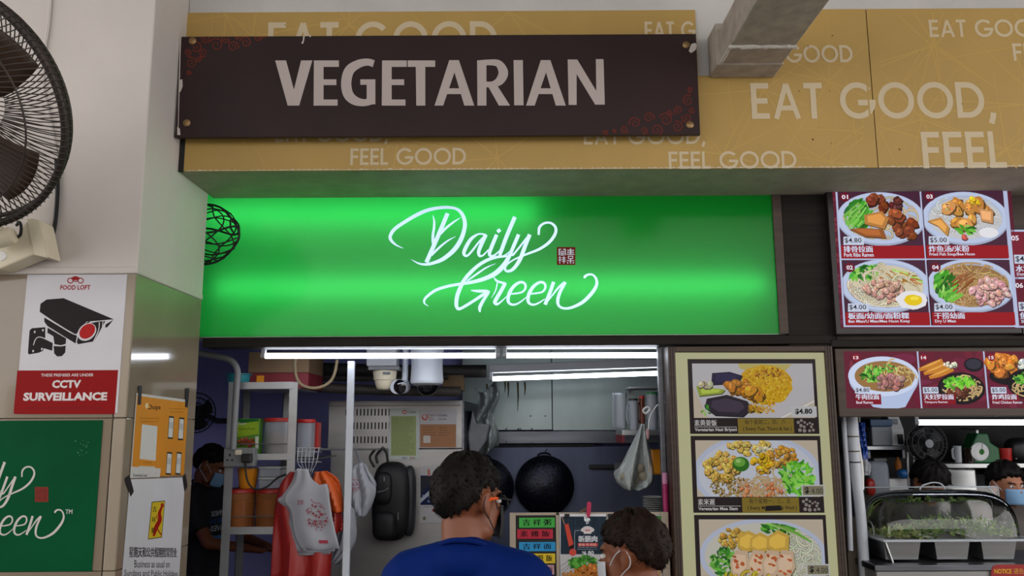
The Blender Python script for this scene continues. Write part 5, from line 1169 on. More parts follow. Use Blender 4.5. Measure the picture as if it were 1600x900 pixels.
# ------------------------------------------------------------------ shelf with jugs at the right of the opening
YJ = 4.9
js = thing('wall_shelf', 'narrow steel wall shelf with jugs beside the cream menu', 'shelf', P(1010, 680, YJ))
MB().pbox(972, 672, 1048, 680, YJ, YJ + .3).build('shelf_board', 'steel', js, bev=.002); MB().pbox(984, 604, 1048, 607, YJ + .05, YJ + .3).build('upper_board', 'steel', js, bev=.002)
MB().pbox(983, 604, 988, 672, YJ + .28, YJ + .3).build('upright', 'steel', js); MB().pbox(972, 680, 976, 692, YJ, YJ + .3).build('bracket', 'carton_red', js)
ZJ = zat(672, YJ, 1000)
def jug(x0, x1, y0, Y, label, m, lid=None):
    xa, xb = P(x0, 650, Y).x, P(x1, 650, Y).x; r = (xb-xa)/2; c = Vector(((xa+xb)/2, Y + r, ZJ + .0005)); h = zat(y0, Y, x0) - ZJ
    t = thing('jug', label, 'jug', c, 'jugs on the wall shelf'); MB().lathe([(r*.85, 0), (r*.86, .004), (r, h*.96), (r*1.04, h), (r*.97, h), (r*.82, .008), (0, .008)], c, (0, 0, 1), 24).build('body', m, t, smooth=True)
    MB().tube([c + Vector((-r*.95, 0, h*.85)), c + Vector((-r*1.5, -.01, h*.75)), c + Vector((-r*1.5, -.01, h*.35)), c + Vector((-r*.9, 0, h*.22))], .006, 8, smooth=5).build('handle', m, t, smooth=True)
    if lid: MB().lathe([(r*1.05, h), (r*1.05, h + .012), (0, h + .015)], c, (0, 0, 1), 24).build('lid', lid, t, smooth=True)
jug(984, 999, 626, YJ + .04, 'clear jug with a black lid on the wall shelf', TUB, 'plastic_black'); jug(1000, 1009, 622, YJ + .06, 'slim bottle with a red cap on the wall shelf', film_mat('tub_brown', (120, 60, 40), .3, .2), 'red_plastic'); jug(1012, 1030, 616, YJ + .05, 'greenish jug with a green lid on the wall shelf', TUB, mat('lid_green', (30, 120, 60), .4)); jug(1031, 1046, 603, YJ + .1, 'tall pale tub at the right end of the wall shelf', TUB)
MB().grid(lambda u, v: P(958 + 20*u, 614 + 56*v, YJ + .25) + Vector((0, .01*math.sin(6*u), 0)), 8, 10).build('tray', TUB, label='clear plastic tray standing on edge left of the jugs', cat='tray', smooth=True, solid=.01)
cb_ = thing('clear_bag', 'clear plastic bag of onions hanging below the jug shelf', 'bag', P(990, 766, 4.75))
drape('bag_skin', CLEAR, [(1002, 662), (990, 690), (970, 728), (960, 738), (964, 752), (975, 764)], [(1007, 662), (1012, 690), (1018, 720), (1020, 745), (1014, 760), (1000, 765)], 4.75, .05, cb_, thick=.004, seed=3, freq=11)
MB().tube([P(1005, 664, 4.75), P(1006, 672, 4.83), P(1006, 678, YJ + .002)], .005, 8).build('tied_top', CLEAR, cb_, smooth=True)
mat('onion', (150, 140, 120), .6, var=.15, scale=12)
for x, y in ((977, 745), (990, 750), (1004, 744), (986, 735), (999, 732)): MB().ball(P(x, y, 4.75) + Vector((0, -.01, 0)), .03, 14, 10).build('onion', 'onion', cb_, smooth=True)
MB().tube([P(x, y, 4.7) for x, y in ((1011, 636), (1005, 641), (1009, 646), (1015, 640))], .006, 8, True, 4).build('loop_handle', 'plastic_white', label='small white plastic loop hanging among the jugs', cat='handle', smooth=True)
t = thing('plastic_spoon', 'pale spoon hanging from the jug shelf', 'spoon', P(1013, 688, 4.72)); MB().tube([P(1040, 628, 4.72), P(1026, 634, 4.72), P(1016, 652, 4.72), P(1013, 672, 4.72)], .004, 8, smooth=5).build('handle', 'plastic_white', t, smooth=True); MB().ball(P(1012, 678, 4.72), (.012, .008, .03), 12, 10).build('bowl', mat('pink_pale', (190, 150, 150), .4), t, smooth=True)
MB().pbox(1018, 702, 1034, 742, 5.1, 5.25).build('sauce_container', 'juice', label='orange sauce container below the jug shelf', cat='container', bev=.01)
t = thing('plate_stack', 'stack of pale plates below the orange container', 'plates', P(1020, 800, 5.0))
for i in range(7): MB().lathe([(.03, 0), (.06, .004), (.065, .008), (.06, .007), (0, .004)], P(1022, 798, 5.0) + Vector((0, 0, .012*i)), (0, 0, 1), 24).build('plate', 'plastic_white', t, smooth=True)
MB().pbox(1004, 800, 1046, 806, 4.9, 5.2).build('low_shelf', 'steel', js, bev=.002)
# steel post beside the menu, pink pole with printed bands
px_ = P(1036, 700, YLB + .1).x
MB().bb(px_ - .014, px_ + .012, YLB + .085, YLB + .115, .9405, zat(541, YLB + .1)).build('steel_post', 'steel_dark', label='grey steel post beside the tall cream menu', cat='post', bev=.003)
t = thing('wrapped_pole', 'pink wrapped pole beside the tall cream menu', 'pole', P(1041, 900, YLB + .06)); t.location.z = .9405; ORG[t.name] = t.location.copy()
x_ = P(1040, 780, YLB + .06).x; mat('pink_dark', (160, 32, 92), .4, var=.1); mat('pink_light', (190, 130, 166), .4, var=.1)
MB().cyl((x_, YLB + .06, zat(826, YLB + .06)), (x_, YLB + .06, zat(757, YLB + .06)), .014, n=14).build('band', 'pink_dark', t, smooth=True); MB().cyl((x_, YLB + .06, zat(757, YLB + .06)), (x_, YLB + .06, zat(740, YLB + .06)), .0138, n=14).build('band', 'pink_light', t, smooth=True); MB().cyl((x_, YLB + .06, .9405), (x_, YLB + .06, zat(826, YLB + .06)), .0138, n=14).build('shaft', mat('wood_pale', (150, 110, 80), .6), t, smooth=True)
# ------------------------------------------------------------------ menu stand on the counter with coloured plates
YT = YLB + .0
ms = thing('menu_stand', 'pale framed menu stand with coloured name strips on the counter', 'menu', (P(920, 900, YT).x, YT + .02, .9402)); mat('wood_frame', (158, 146, 130), .6, var=.1, scale=8)
zt_ = zat(801, YT, 900)
for x0, x1 in ((796.5, 806), (869, 874.5), (1034, 1046)): MB().bb(P(x0, 850, YT).x, P(x1, 850, YT).x, YT, YT + .02, .9402, zt_).build('frame_post', 'wood_frame', ms, bev=.002)
MB().bb(P(806, 850, YT).x, P(1034, 850, YT).x, YT, YT + .02, zt_ - .012, zt_).build('frame_top', 'wood_frame', ms, bev=.002)
MB().bb(P(806, 850, YT).x, P(869, 850, YT).x, YT + .008, YT + .018, .9402, zt_ - .012).build('strip_backing', 'black_void', ms)
MB().bb(P(874.5, 850, YT).x, P(1034, 850, YT).x, YT + .008, YT + .018, .9402, zt_ - .012).build('poster_backing', 'paper_white', ms)
for x0, y0, x1, y1, col, zh, zx, zw in ((811, 809, 867, 824.5, (62, 160, 66), '吉 祥 粥', 817, 44), (808, 827, 864, 842, (172, 38, 58), '素 雞 飯', 813, 46), (811, 847, 868, 861.5, (40, 136, 190), '吉 祥 面', 817, 44), (810, 865, 867.5, 880.5, (206, 178, 40), '素 椰 漿 飯', 813, 50), (811, 883, 866, 898, (178, 136, 146), '馬 來 鹵 面', 813, 50), (810, 901, 867, 916, (160, 40, 50), '素 鷄 飯', 815, 44)):
    o = MB().pbox(x0, y0, x1, y1, YT + .002, YT + .008).build('name_strip', mat('strip_%d' % y0, col, .35, var=.03), ms, bev=.0015)
    A = Art('Y', YT + .002); A.text(zh, zx, y1 - 3.2, zw, y1 - y0 - 5.5, (18, 16, 18), .02); A.build('characters', PRINT, o)
t = thing('poster', 'dark food poster priced 6.80 clipped to the menu stand', 'poster', P(920, 960, YT)); t.location.z = .95; ORG[t.name] = t.location.copy()
MB().bb(P(875, 850, YT).x, P(948, 850, YT).x, YT - .003, YT - .0015, .95, zat(803, YT, 910)).build('sheet', 'paper_white', t)
A = Art('Y', YT - .003); A.rect(876, 807, 947, 866, (34, 46, 58))
for i in range(40): x = random.uniform(877, 946); y = random.uniform(807, 835); A.rect(x, y, x + 1, y + random.uniform(6, 22), jig((44, 58, 72), 8))
A.rect(876, 866, 947, 948, (176, 176, 176)); A.poly([(882, 820), (888, 818), (896, 850), (889, 854)], (190, 70, 56)); A.poly([(889, 854), (896, 851), (897, 856), (891, 858)], (50, 24, 24)); A.ell(895, 863, 5.6, 5.6, (190, 72, 60), 0, 20); A.stroke([(878, 807), (882, 819)], 1.2, (176, 130, 100), 0)
A.stroke([(898, 860), (898, 832), (901, 829), (910, 829)], .7, (150, 160, 166), 3); A.ell(918, 826, 8, 4, (196, 190, 192), 0, 16); A.ell(912, 828, 4.5, 3.4, (196, 190, 192), 0, 14); A.ell(924, 828, 4.5, 3.4, (196, 190, 192), 0, 14); A.rect(912, 829, 924, 834, (206, 200, 200)); A.rect(914, 828, 922, 829.6, (190, 70, 70)); chunks(A, 917, 812, 4, 6, 12, 2.6, (190, 198, 206))
A.text('新膳肉', 904, 847, 29, 10, (206, 210, 214), .05); A.rect(903, 848.5, 934, 853.5, (186, 70, 66)); A.text('素食 鸡 肉类', 904.5, 853, 27, 4, (210, 190, 186), 0); A.text('Impossibly tasty and tender', 903, 856.5, 30, 2.2, (150, 160, 170)); A.text('Served with fragrant rice', 902, 859.5, 31, 2.2, (150, 160, 170)); A.text('$', 909.5, 865, 2.4, 4, (206, 210, 214)); A.text('6.80', 912, 867, 16, 6.5, (206, 210, 214), .02)
for q in (((877, 884), (895, 872)), ((877, 892), (894, 878)), ((877, 898), (890, 885))): A.stroke(list(q), .9, (110, 112, 116), 0)
greens(A, 912, 880, 23, 11, 130, 8, cols=((60, 130, 40), (90, 160, 60), (40, 100, 40))); chunks(A, 922, 898, 24, 14, 70, 5, (166, 96, 42)); noodles(A, 905, 904, 24, 10, 40, (190, 126, 56), 1.8)
A.build('print', PRINT, t)
t2, A = sheet(950, 806, 1033, 905, YT - .003, 'poster', 'second food poster behind the dark-haired customer', 'poster', (176, 178, 172)); A.rect(950, 806, 1033, 813, (58, 110, 60)); chunks(A, 1000, 815, 20, 6, 20, 5, (170, 176, 160)); A.rect(950, 860, 1033, 905, (160, 130, 96)); A.rect(952, 830, 1033, 858, (166, 150, 120)); A.build('print', PRINT, t2)
t = thing('clothes_peg', 'pink clothes peg gripping the top of the food poster', 'peg', P(919, 808, YT - .012)); mat('peg_pink', (178, 36, 76), .4)
for d in (0, .012): MB().prism([P(x, y, YT - .014) + Vector((0, d*1.6, 0)) for x, y in ((918, 785.5), (921, 784.5), (924, 786), (923, 800), (921.5, 808), (917, 808), (916.5, 800))], (0, .007, 0)).build('jaw', 'peg_pink', t, bev=.0015)
MB().tube([P(x, y, YT - .004) for x, y in ((917, 793), (910, 797), (906, 800), (910, 800), (917, 795))], .0022, 6, smooth=4).build('wire_spring', 'brass', t, smooth=True)
for x in (882, 950): MB().pbox(x, 803, x + 8, 809, YT - .008, YT - .0035).build('binder_clip', 'plastic_black', label='black binder clip at the %s upper corner of the food poster' % ('left' if x < 900 else 'right'), cat='clip', bev=.002, group='binder clips on the food poster')
# round dark wall fan in the dark corner behind the pillar
t = thing('wall_fan', 'small dark round fan on the purple wall behind the pillar', 'fan', P(305, 672, 5.6))
fc2 = P(306, 645, 5.6)
for rr in (.13, .1, .065): MB().tube([fc2 + Vector((rr*math.cos(6.283*i/40), -.01*(.13-rr)*20, rr*math.sin(6.283*i/40))) for i in range(40)], .004, 6, True).build('guard_ring', 'rubber_black', t, smooth=True)
for k in range(24): MB().tube([fc2 + Vector((.13*math.cos(6.283*k/24), 0, .13*math.sin(6.283*k/24))), fc2 + Vector((.03*math.cos(6.283*k/24), -.025, .03*math.sin(6.283*k/24)))], .0018, 5).build('guard_wire', 'rubber_black', t)
MB().lathe([(0, -.03), (.04, -.028), (.05, .0), (.05, .12), (.03, .14)], fc2, (0, 1, 0), 20).build('motor', 'rubber_black', t, smooth=True)
for k in range(4): MB().grid(lambda u, v: fc2 + Vector(((.03 + .085*v)*math.cos(k*1.571 + u*.9), .01*(u-.5), (.03 + .085*v)*math.sin(k*1.571 + u*.9))), 6, 5).build('blade', 'plastic_black', t, smooth=True, solid=.002)
MB().tube([fc2 + Vector((0, .14, 0)), fc2 + Vector((0, .4, -.05)), (fc2.x, YBK - .001, fc2.z - .05)], .02, 8).build('wall_arm', 'rubber_black', t, smooth=True)

# ================================================================== RIGHT-HAND STALL
rc = thing('stall_counter', 'brushed steel counter of the right stall under the salad case', 'counter', P(1600, 980, 4.12)); rc.location.z = 0; ORG[rc.name] = rc.location.copy()
cxa = P(1369, 890, 4.12).x; zc_ = zat(882, 4.12, 1480)
MB().bb(cxa, 3.6, 4.12, 4.57, 0, zc_ - .03).build('body', mat('steel_counter', (150, 150, 148), .42, .5, var=.1, scale=3, stretch=(.4, 1, 4)), rc, bev=.004); MB().bb(cxa - .01, 3.61, 4.11, 4.58, zc_ - .03, zc_).build('top', 'steel_dark', rc, bev=.005)
ns = thing('notice', 'red notice sticker with yellow lettering on the steel counter', 'notice', P(1590, 930, 4.115))
MB().prism([P(x, y, 4.108) for x, y in ((1552, 884), (1560, 882), (1700, 882), (1700, 940), (1546, 940), (1549, 892))], (0, .0018, 0)).build('sticker', mat('notice_red', (150, 24, 26), .35), ns)
A = Art('Y', 4.108); A.text('NOTICE', 1554, 896.5, 27, 7.5, (206, 160, 40), .03); A.text('通告', 1584, 897, 16, 9, (196, 150, 60), 0); A.text('NO OUTSIDE FOOD', 1556, 912, 60, 7, (206, 196, 190), .02); A.build('lettering', PRINT, ns)
# salad case: frame, pans, roll-top cover
YA, YZ = 4.15, 4.55; za_ = zat(843, YA, 1480)
sc_ = thing('salad_case', 'clear roll-top display case of cut greens on the steel counter', 'display case', (P(1480, 843, YA).x, 4.35, zc_))
GL_ = glass_mat('case_glass', .98, .04); EDGE = mat('case_edge', (190, 198, 206), .15, var=.05, alpha=.8)
xa, xb = P(1380, 843, YA).x, P(1620, 843, YA).x
fr = MB()
for b in ((xa, xb, YA, YA + .025), (xa, xb, YZ - .025, YZ), (xa, xa + .025, YA + .025, YZ - .025), (xb - .025, xb, YA + .025, YZ - .025)): fr.bb(b[0], b[1], b[2], b[3], za_ - .012, za_)
fr.build('rim', EDGE, sc_, bev=.004)
for x in (xa + .02, xb - .02):
    for y in (YA + .03, YZ - .03): MB().tube([(x, y, za_ - .012), (x + (.03 if x < (xa+xb)/2 else -.03), y, zc_ + .0005)], .006, 8).build('leg', 'steel', sc_, smooth=True)
cxm = (P(1353, 843, YA).x + P(1590, 843, YA).x)/2 + .02; hw = (xb - xa)/2 - .02; zh = zat(767, YA + .12, 1470) - za_
def dome(u, v):
    a = math.pi * u; n = 4.5
    ex = math.copysign(abs(math.cos(math.pi * (v - .5)))**(2/n), 1); x = (abs(math.sin(math.pi*(v-.5)))**(2/n)) * math.copysign(1, v - .5)
    yy = -math.copysign(abs(math.cos(a))**(2/2.6), math.cos(a)); zz = abs(math.sin(a))**(2/2.2)
    return Vector(((xa+xb)/2 + hw*x, (YA+YZ)/2 + (YZ-YA)*.47*yy*ex, za_ + .001 + zh*zz*ex))
MB().grid(dome, 33, 41).build('roll_top_cover', GL_, sc_, smooth=True, label='clear curved plastic cover')
MB().tube([dome(i/32, .02) for i in range(33)], .004, 6).build('cover_edge', EDGE, sc_, smooth=True); MB().tube([dome(i/32, .98) for i in range(33)], .004, 6).build('cover_edge', EDGE, sc_, smooth=True)
bx0, bx1, bz1 = P(1346, 800, YZ + .01).x, P(1563, 800, YZ + .01).x, zat(761, YZ + .01, 1450)
MB().bb(bx0, bx1, YZ + .006, YZ + .01, zc_ + .001, bz1).build('rear_sheet', GL_, sc_)
MB().tube([(bx0, YZ + .008, zc_), (bx0, YZ + .008, bz1 - .01), (bx0 + .01, YZ + .008, bz1), (bx1 - .01, YZ + .008, bz1), (bx1, YZ + .008, bz1 - .01), (bx1, YZ + .008, bz1 - .06)], .0035, 6).build('sheet_edge', EDGE, sc_, smooth=True)
MB().tube([P(x, y, YA + .2) for x, y in ((1437, 765), (1441, 759), (1457, 754), (1470, 756), (1477, 764))], .004, 6, smooth=5).build('grip', EDGE, sc_, smooth=True)
for i, (x0, x1) in enumerate(((1381, 1440), (1461, 1517), (1534, 1590))):
    t = thing('food_pan', ['steel food pan under the left end of the salad case', 'steel food pan under the middle of the salad case', 'steel food pan under the right end of the salad case'][i], 'pan', P((x0+x1)/2, 870, YA + .03), 'steel pans in the salad case')
    a, b = P(x0, 860, YA + .03).x, P(x1, 860, YA + .03).x; zb2 = zc_ + .012; zt2_ = za_ - .004; ins = .014
    m = MB(); q = [(a, YA + .03, zt2_), (b, YA + .03, zt2_), (b, YZ - .04, zt2_), (a, YZ - .04, zt2_), (a + ins, YA + .045, zb2), (b - ins, YA + .045, zb2), (b - ins, YZ - .055, zb2), (a + ins, YZ - .055, zb2)]
    m.add(q, [(0,1,5,4), (1,2,6,5), (2,3,7,6), (3,0,4,7), (4,5,6,7)]); m.build('pan', 'steel', t, solid=.002, bev=.004)
# cut greens: nobody could count the shreds
LG = [mat('leaf_a', (96, 140, 58), .5, var=.3, scale=12), mat('leaf_b', (140, 170, 90), .5, var=.25, scale=12), mat('leaf_c', (190, 196, 130), .5, var=.2, scale=12)]
random.seed(11)
for k in range(3):
    m = MB()
    for i in range(340):
        u = random.random(); x = xa + .05 + (xb - xa - .1) * u
        if k == 2 and u > .3: continue
        if k == 0 and u < .22: continue
        y = random.uniform(YA + .05, YZ - .08); hmax = .02 + .075 * math.exp(-((u - .55)/.35)**2) + (.02 if u > .8 else 0)
        if u < .25: hmax = .03
        z = za_ + random.random()**1.0 * hmax * (1 - .6*abs((y - 4.34)/.2)); L = random.uniform(.02, .055); d = Vector((random.uniform(-1, 1), random.uniform(-1, 1), random.uniform(-.25, .6))).normalized(); sd = d.cross(Vector((random.random() - .5, random.random() - .5, 1))).normalized() * random.uniform(.003, .009)
        p = Vector((x, y, z)); up = d.cross(sd).normalized() * .006
        m.add([p - sd*.4, p + sd*.4, p + d*L*.5 + sd + up, p + d*L*.5 - sd + up, p + d*L + sd*.3, p + d*L - sd*.3], [(0,1,2,3), (3,2,4,5)])
    m.build('cut_greens', LG[k], label=['dark green shredded leaves heaped in the salad case', 'light green shredded leaves heaped in the salad case', 'pale sprouts at the left end of the salad case'][k], cat='greens', kind='stuff', solid=.0008)
# strip light, shelves and clutter
strip_light(1428, 1760, 660, 660, 4.5, 'strip light above the salad case in the right stall', .05, .07, .014)
YR = 5.2
s1 = thing('wall_shelf', 'grey steel wall shelf with boxes in the right stall', 'shelf', P(1386, 703, YR)); MB().pbox(1345, 697, 1424, 703, YR - .02, YBR - .001).build('shelf_board', 'steel', s1, bev=.002)
for x in (1356, 1410): MB().pbox(x, 703, x + 4, 716, YR + .05, YBR - .001).build('bracket', 'steel_dark', s1)
s2 = thing('wall_shelf', 'long steel wall shelf with kitchen scale in the right stall', 'shelf', P(1560, 732, YR)); MB().pbox(1466, 724, 1720, 731, YR - .02, YBR - .001).build('shelf_board', 'steel', s2, bev=.002)
for x in (1480, 1560, 1640): MB().pbox(x, 731, x + 4, 744, YR + .05, YBR - .001).build('bracket', 'steel_dark', s2)
Z1, Z2 = zat(697, YR - .02, 1386) + .0004, zat(724, YR - .02, 1560) + .0004
t = thing('storage_box', 'clear plastic box of containers on the grey wall shelf', 'box', (P(1378, 690, YR).x, YR + .08, Z1)); a, b = P(1362, 680, YR).x, P(1394, 680, YR).x
MB().bb(a, b, YR, YR + .16, Z1, zat(666, YR, 1380)).build('box_body', TUB, t, bev=.006); MB().bb(a - .006, b + .006, YR - .006, YR + .166, zat(666, YR, 1380) + .0003, zat(655, YR, 1380)).build('lid', mat('lid_blue', (50, 84, 120), .4), t, bev=.004)
for i in range(4): MB().bb(a + .012, b - .012, YR + .012, YR + .15, Z1 + .006 + i*.028, Z1 + .028 + i*.028).build('stacked_tub', 'plastic_white', t, bev=.006)
t = thing('card_terminal', 'white box with a dark slanted front on the grey wall shelf', 'appliance', (P(1404, 690, YR).x, YR + .08, Z1)); a, b = P(1395, 680, YR).x, P(1414, 680, YR).x; zz = zat(650, YR, 1400)
MB().prism([(a, YR + .01, Z1), (a, YR + .01, Z1 + .10), (a, YR + .06, zz), (a, YR + .15, zz), (a, YR + .15, Z1)], (b - a, 0, 0)).build('shell', 'plastic_white', t, bev=.006); MB().bb(a + .03, b - .01, YR + .0, YR + .009, Z1 + .01, Z1 + .07).build('panel', 'plastic_black', t, bev=.002); MB().bb(a + .012, a + .05, YR + .028, YR + .04, Z1 + .11, Z1 + .16).build('keypad', 'grey_metal', t, bev=.002)
bb_ = thing('carrier_bag', 'blue plastic bag hanging beside the white pipes', 'bag', P(1346, 724, 4.9))
drape('bag_skin', mat('bag_blue', (28, 66, 150), .4, var=.15), [(1339, 660), (1338, 690), (1341, 722)], [(1348, 660), (1352, 690), (1353, 724)], 4.9, .02, bb_, thick=.02, seed=2)
MB().tube([P(1343, 661, 4.9), P(1343, 640, 4.9), Vector((P(1343, 640, 4.9).x, 4.9, ZIN))], .004, 6).build('cord', 'plastic_white', bb_)
drape('carrier_bag', 'bag_white', [(1344, 718), (1343, 730), (1346, 742)], [(1353, 718), (1357, 730), (1354, 742)], 4.36, .02, thick=.02, seed=5, label='crumpled white bag below the blue bag by the pipes', cat='bag')
t = thing('tall_container', 'pale grey tall container below the grey wall shelf', 'container', P(1380, 772, YR)); rounded(1360, 720, 1392, 775, YR, YR + .1, 'container_body', mat('grey_pale', (150, 158, 168), .4), t, 5); MB().pbox(1366, 716, 1386, 721, YR + .03, YR + .07).build('stopper', 'plastic_grey', t, bev=.003)
rounded(1356, 748, 1370, 775, YR - .06, YR, 'red_bucket', 'red_plastic', None).update_tag(); tag(bpy.data.objects['red_bucket'], 'red plastic bucket beside the pale grey container', 'bucket')
t = thing('sauce_bottle', 'orange sauce bottle behind the blue ball', 'bottle', P(1404, 735, YR)); lathe_px(1399, 1409, 714, 735, YR + .03, [(.9, 0), (1, .05), (1, .6), (.4, .8), (.35, .95), (.3, 1)], 'bottle', mat('bottle_orange', (190, 110, 30), .35), t)
o = MB().ball(P(1410, 740, YR - .03), (.034, .034, .03), 18, 12).build('round_bowl', mat('ball_blue', (30, 90, 150), .35), label='round blue bowl near the standing tray', cat='bowl', smooth=True)
MB().pbox(1390, 748, 1420, 778, YR, YR + .1).build('white_carton', 'plastic_white', label='white carton under the round blue bowl', cat='carton', bev=.006)
t = thing('steel_tray', 'steel tray frame standing upright below the dark fan', 'tray', P(1430, 760, YR - .05)); MB().tube([P(x, y, YR - .05) for x, y in ((1420, 760), (1418, 712), (1421, 706), (1450, 706), (1452, 760))], .008, 8, smooth=4).build('rim', 'steel', t, smooth=True)
for x in (1428, 1436, 1444): MB().tube([P(x, 707, YR - .05), P(x + 1, 760, YR - .05)], .004, 6).build('bar', 'steel', t)
MB().pbox(1478, 733, 1527, 775, YR - .02, YR + .1).build('steel_canister', 'steel', label='dented steel canister between the two workers', cat='canister', bev=.01)
# dark standing fan
f3 = P(1448, 693, 5.0); t = thing('desk_fan', 'dark round fan hanging between the two shelves', 'fan', P(1448, 722, 5.0))
for rr in (.118, .09, .06): MB().tube([f3 + Vector((rr*math.cos(6.283*i/40), -.3*(.118-rr), rr*math.sin(6.283*i/40))) for i in range(40)], .004, 6, True).build('guard_ring', 'rubber_black', t, smooth=True)
for k in range(30): MB().tube([f3 + Vector((.118*math.cos(6.283*k/30), 0, .118*math.sin(6.283*k/30))), f3 + Vector((.02*math.cos(6.283*k/30), -.03, .02*math.sin(6.283*k/30)))], .0018, 5).build('guard_wire', 'rubber_black', t)
for k in range(4): MB().grid(lambda u, v: f3 + Vector(((.02 + .085*v)*math.cos(k*1.571 + u*1.1), .01*(u-.5) + .01, (.02 + .085*v)*math.sin(k*1.571 + u*1.1))), 6, 5).build('blade', 'plastic_black', t, smooth=True, solid=.002)
MB().lathe([(0, -.036), (.024, -.034), (.026, -.028)], f3, (0, 1, 0), 20).build('hub_badge', 'plastic_grey', t, smooth=True); MB().lathe([(.03, .02), (.05, .03), (.05, .12), (.02, .14)], f3, (0, 1, 0), 20).build('motor', 'rubber_black', t, smooth=True)
MB().tube([f3 + Vector((0, .14, 0)), (f3.x, YBR - .001, f3.z)], .02, 8).build('wall_arm', 'rubber_black', t)
# kitchen scale and jugs
t = thing('kitchen_scale', 'green kitchen scale with a round white dial on the long shelf', 'scale', (P(1540, 722, YR).x, YR + .08, Z2)); mat('scale_green', (24, 96, 50), .4, var=.1)
a, b = P(1523, 700, YR).x, P(1566, 700, YR).x; hsc = zat(672, YR, 1540) - Z2
MB().prism([(a, YR + .03, Z2), (b, YR + .03, Z2), (b, YR + .03, Z2 + hsc*.45), (b - .05, YR + .03, Z2 + hsc*.62), (b - .06, YR + .03, Z2 + hsc*.9), (a + .04, YR + .03, Z2 + hsc*.9), (a, YR + .03, Z2 + hsc*.5)], (0, .12, 0)).build('housing', 'scale_green', t, bev=.008)
dc = P(1534, 706, YR); dc.y = YR + .03
MB().lathe([(0, .012), (.052, .012), (.056, .008), (.056, 0)], dc, (0, -1, 0), 36).build('dial', 'plastic_white', t, smooth=True)
A = Art('Y', YR + .018)
for i in range(24): an = 6.283*i/24; A.stroke([(1534 + 11*math.cos(an), 706 + 12*math.sin(an)), (1534 + 13*math.cos(an), 706 + 14*math.sin(an))], .6, (60, 60, 70), 0)
A.ell(1534, 706, 4.2, 4.6, (60, 120, 50), 0, 18); A.stroke([(1534, 711), (1534.5, 694)], .9, (30, 30, 34), 0); A.build('dial_print', PRINT, t)
MB().lathe([(.05, 0), (.085, .006), (.09, .014), (.08, .012), (0, .008)], Vector((dc.x + .03, YR + .09, Z2 + hsc*.9 + .02)), (0, 0, 1), 28).build('weighing_dish', 'steel', t, smooth=True); MB().cyl((dc.x + .03, YR + .09, Z2 + hsc*.88), (dc.x + .03, YR + .09, Z2 + hsc*.9 + .021), .012).build('dish_stem', 'steel', t)
ZJ = Z2
jug(1488, 1500, 697, YR + .03, 'clear measuring jug on the long shelf', film_mat('jug_clear', (206, 210, 214), .55, .1)); jug(1504, 1523, 700, YR + .02, 'dark brown jug beside the kitchen scale', mat('jug_dark', (36, 26, 22), .2))
t = thing('cup', 'red plastic cup on the long shelf beside the scale', 'cup', (P(1572, 722, YR).x, YR + .06, Z2)); lathe_px(1562, 1583, 700, 724, YR + .06, [(.72, 0), (.75, .03), (1, .98), (1, 1), (.92, .98), (.7, .06), (0, .05)], 'cup_wall', 'red_plastic', t)
t = thing('patterned_bag', 'black and white patterned bag at the right end of the long shelf', 'bag', (P(1605, 722, YR).x, YR + .08, Z2)); rounded(1583, 684, 1630, 723, YR, YR + .14, 'bag_body', 'plastic_black', t, 3)
for i in range(40):
    u, v = random.uniform(1587, 1626), random.uniform(688, 720); k_ = 1 - ((u - 1606)/24)**2*.5
    MB().ball(P(u, v, YR + .006 + .03*(1 - k_) + .03*((v - 703)/19)**4), (.006, .003, .004), 6, 4).build('pattern_spot', 'plastic_white', t)
# white pipes down the left edge of the opening
for q, r, lb_, mm in (([(1317, 640), (1321, 700), (1325, 760), (1329, 860)], .013, 'thin white pipe nearest the tall cream menu', 'pole_white'), ([(1329, 640), (1333, 690), (1337, 740), (1346, 820), (1354, 960)], .026, 'thick white pipe running down beside the salad case', 'pole_white'), ([(1336, 640), (1340, 690), (1346, 730), (1347, 765)], .010, 'ribbed white hose behind the thick pipe', 'plastic_white')):
    MB().tube([P(x, y, 4.28) for x, y in q], r, 12, smooth=6).build('water_pipe', mm, label=lb_, cat='pipe', smooth=True, group='white pipes of the right stall')
for y in (682, 705, 722): MB().tube([P(1329 + (y-640)*.075, y, 4.28) + Vector((.0275*math.cos(6.283*i/20), .0275*math.sin(6.283*i/20), 0)) for i in range(20)], .003, 6, True).build('cable_tie', 'rubber_black' if y == 722 else 'grease', label='%s tie around the thick white pipe' % {682: 'upper brown', 705: 'middle brown', 722: 'black'}[y], cat='cable tie', smooth=True)
MB().pbox(1326, 808, 1343, 960, 4.34, 4.4).build('wood_post', mat('wood_grey', (110, 100, 88), .7, var=.2, scale=6), label='weathered grey wooden post behind the white pipes', cat='post', bev=.004)

# ================================================================== PEOPLE
def caps(m, p0, p1, r0, r1): m.cyl(p0, p1, r0, r1, 16, True); m.ball(p0, r0, 14, 10); m.ball(p1, r1, 14, 10)
def remeshed(m, name, material, parent, vox, it=6, label=None):
    o = m.build(name, material, parent, smooth=True, label=label)
    for k in list(o.modifiers): o.modifiers.remove(k)
    md = o.modifiers.new('skin', 'REMESH'); md.mode = 'VOXEL'; md.voxel_size = vox; md.use_smooth_shade = True
    sm = o.modifiers.new('soft', 'SMOOTH'); sm.factor = .5; sm.iterations = it
    return o
mat('skin_tan', (122, 70, 44), .5, var=.08, scale=9); mat('skin_light', (158, 104, 76), .5, var=.08, scale=9)
mat('mask_blue', (120, 160, 196), .7, var=.05, scale=20); mat('mask_white', (196, 200, 206), .7, var=.05); mat('trousers', (38, 40, 50), .8, var=.15)
mat('eye_white', (206, 202, 198), .3); mat('eye_dark', (24, 16, 12), .2)
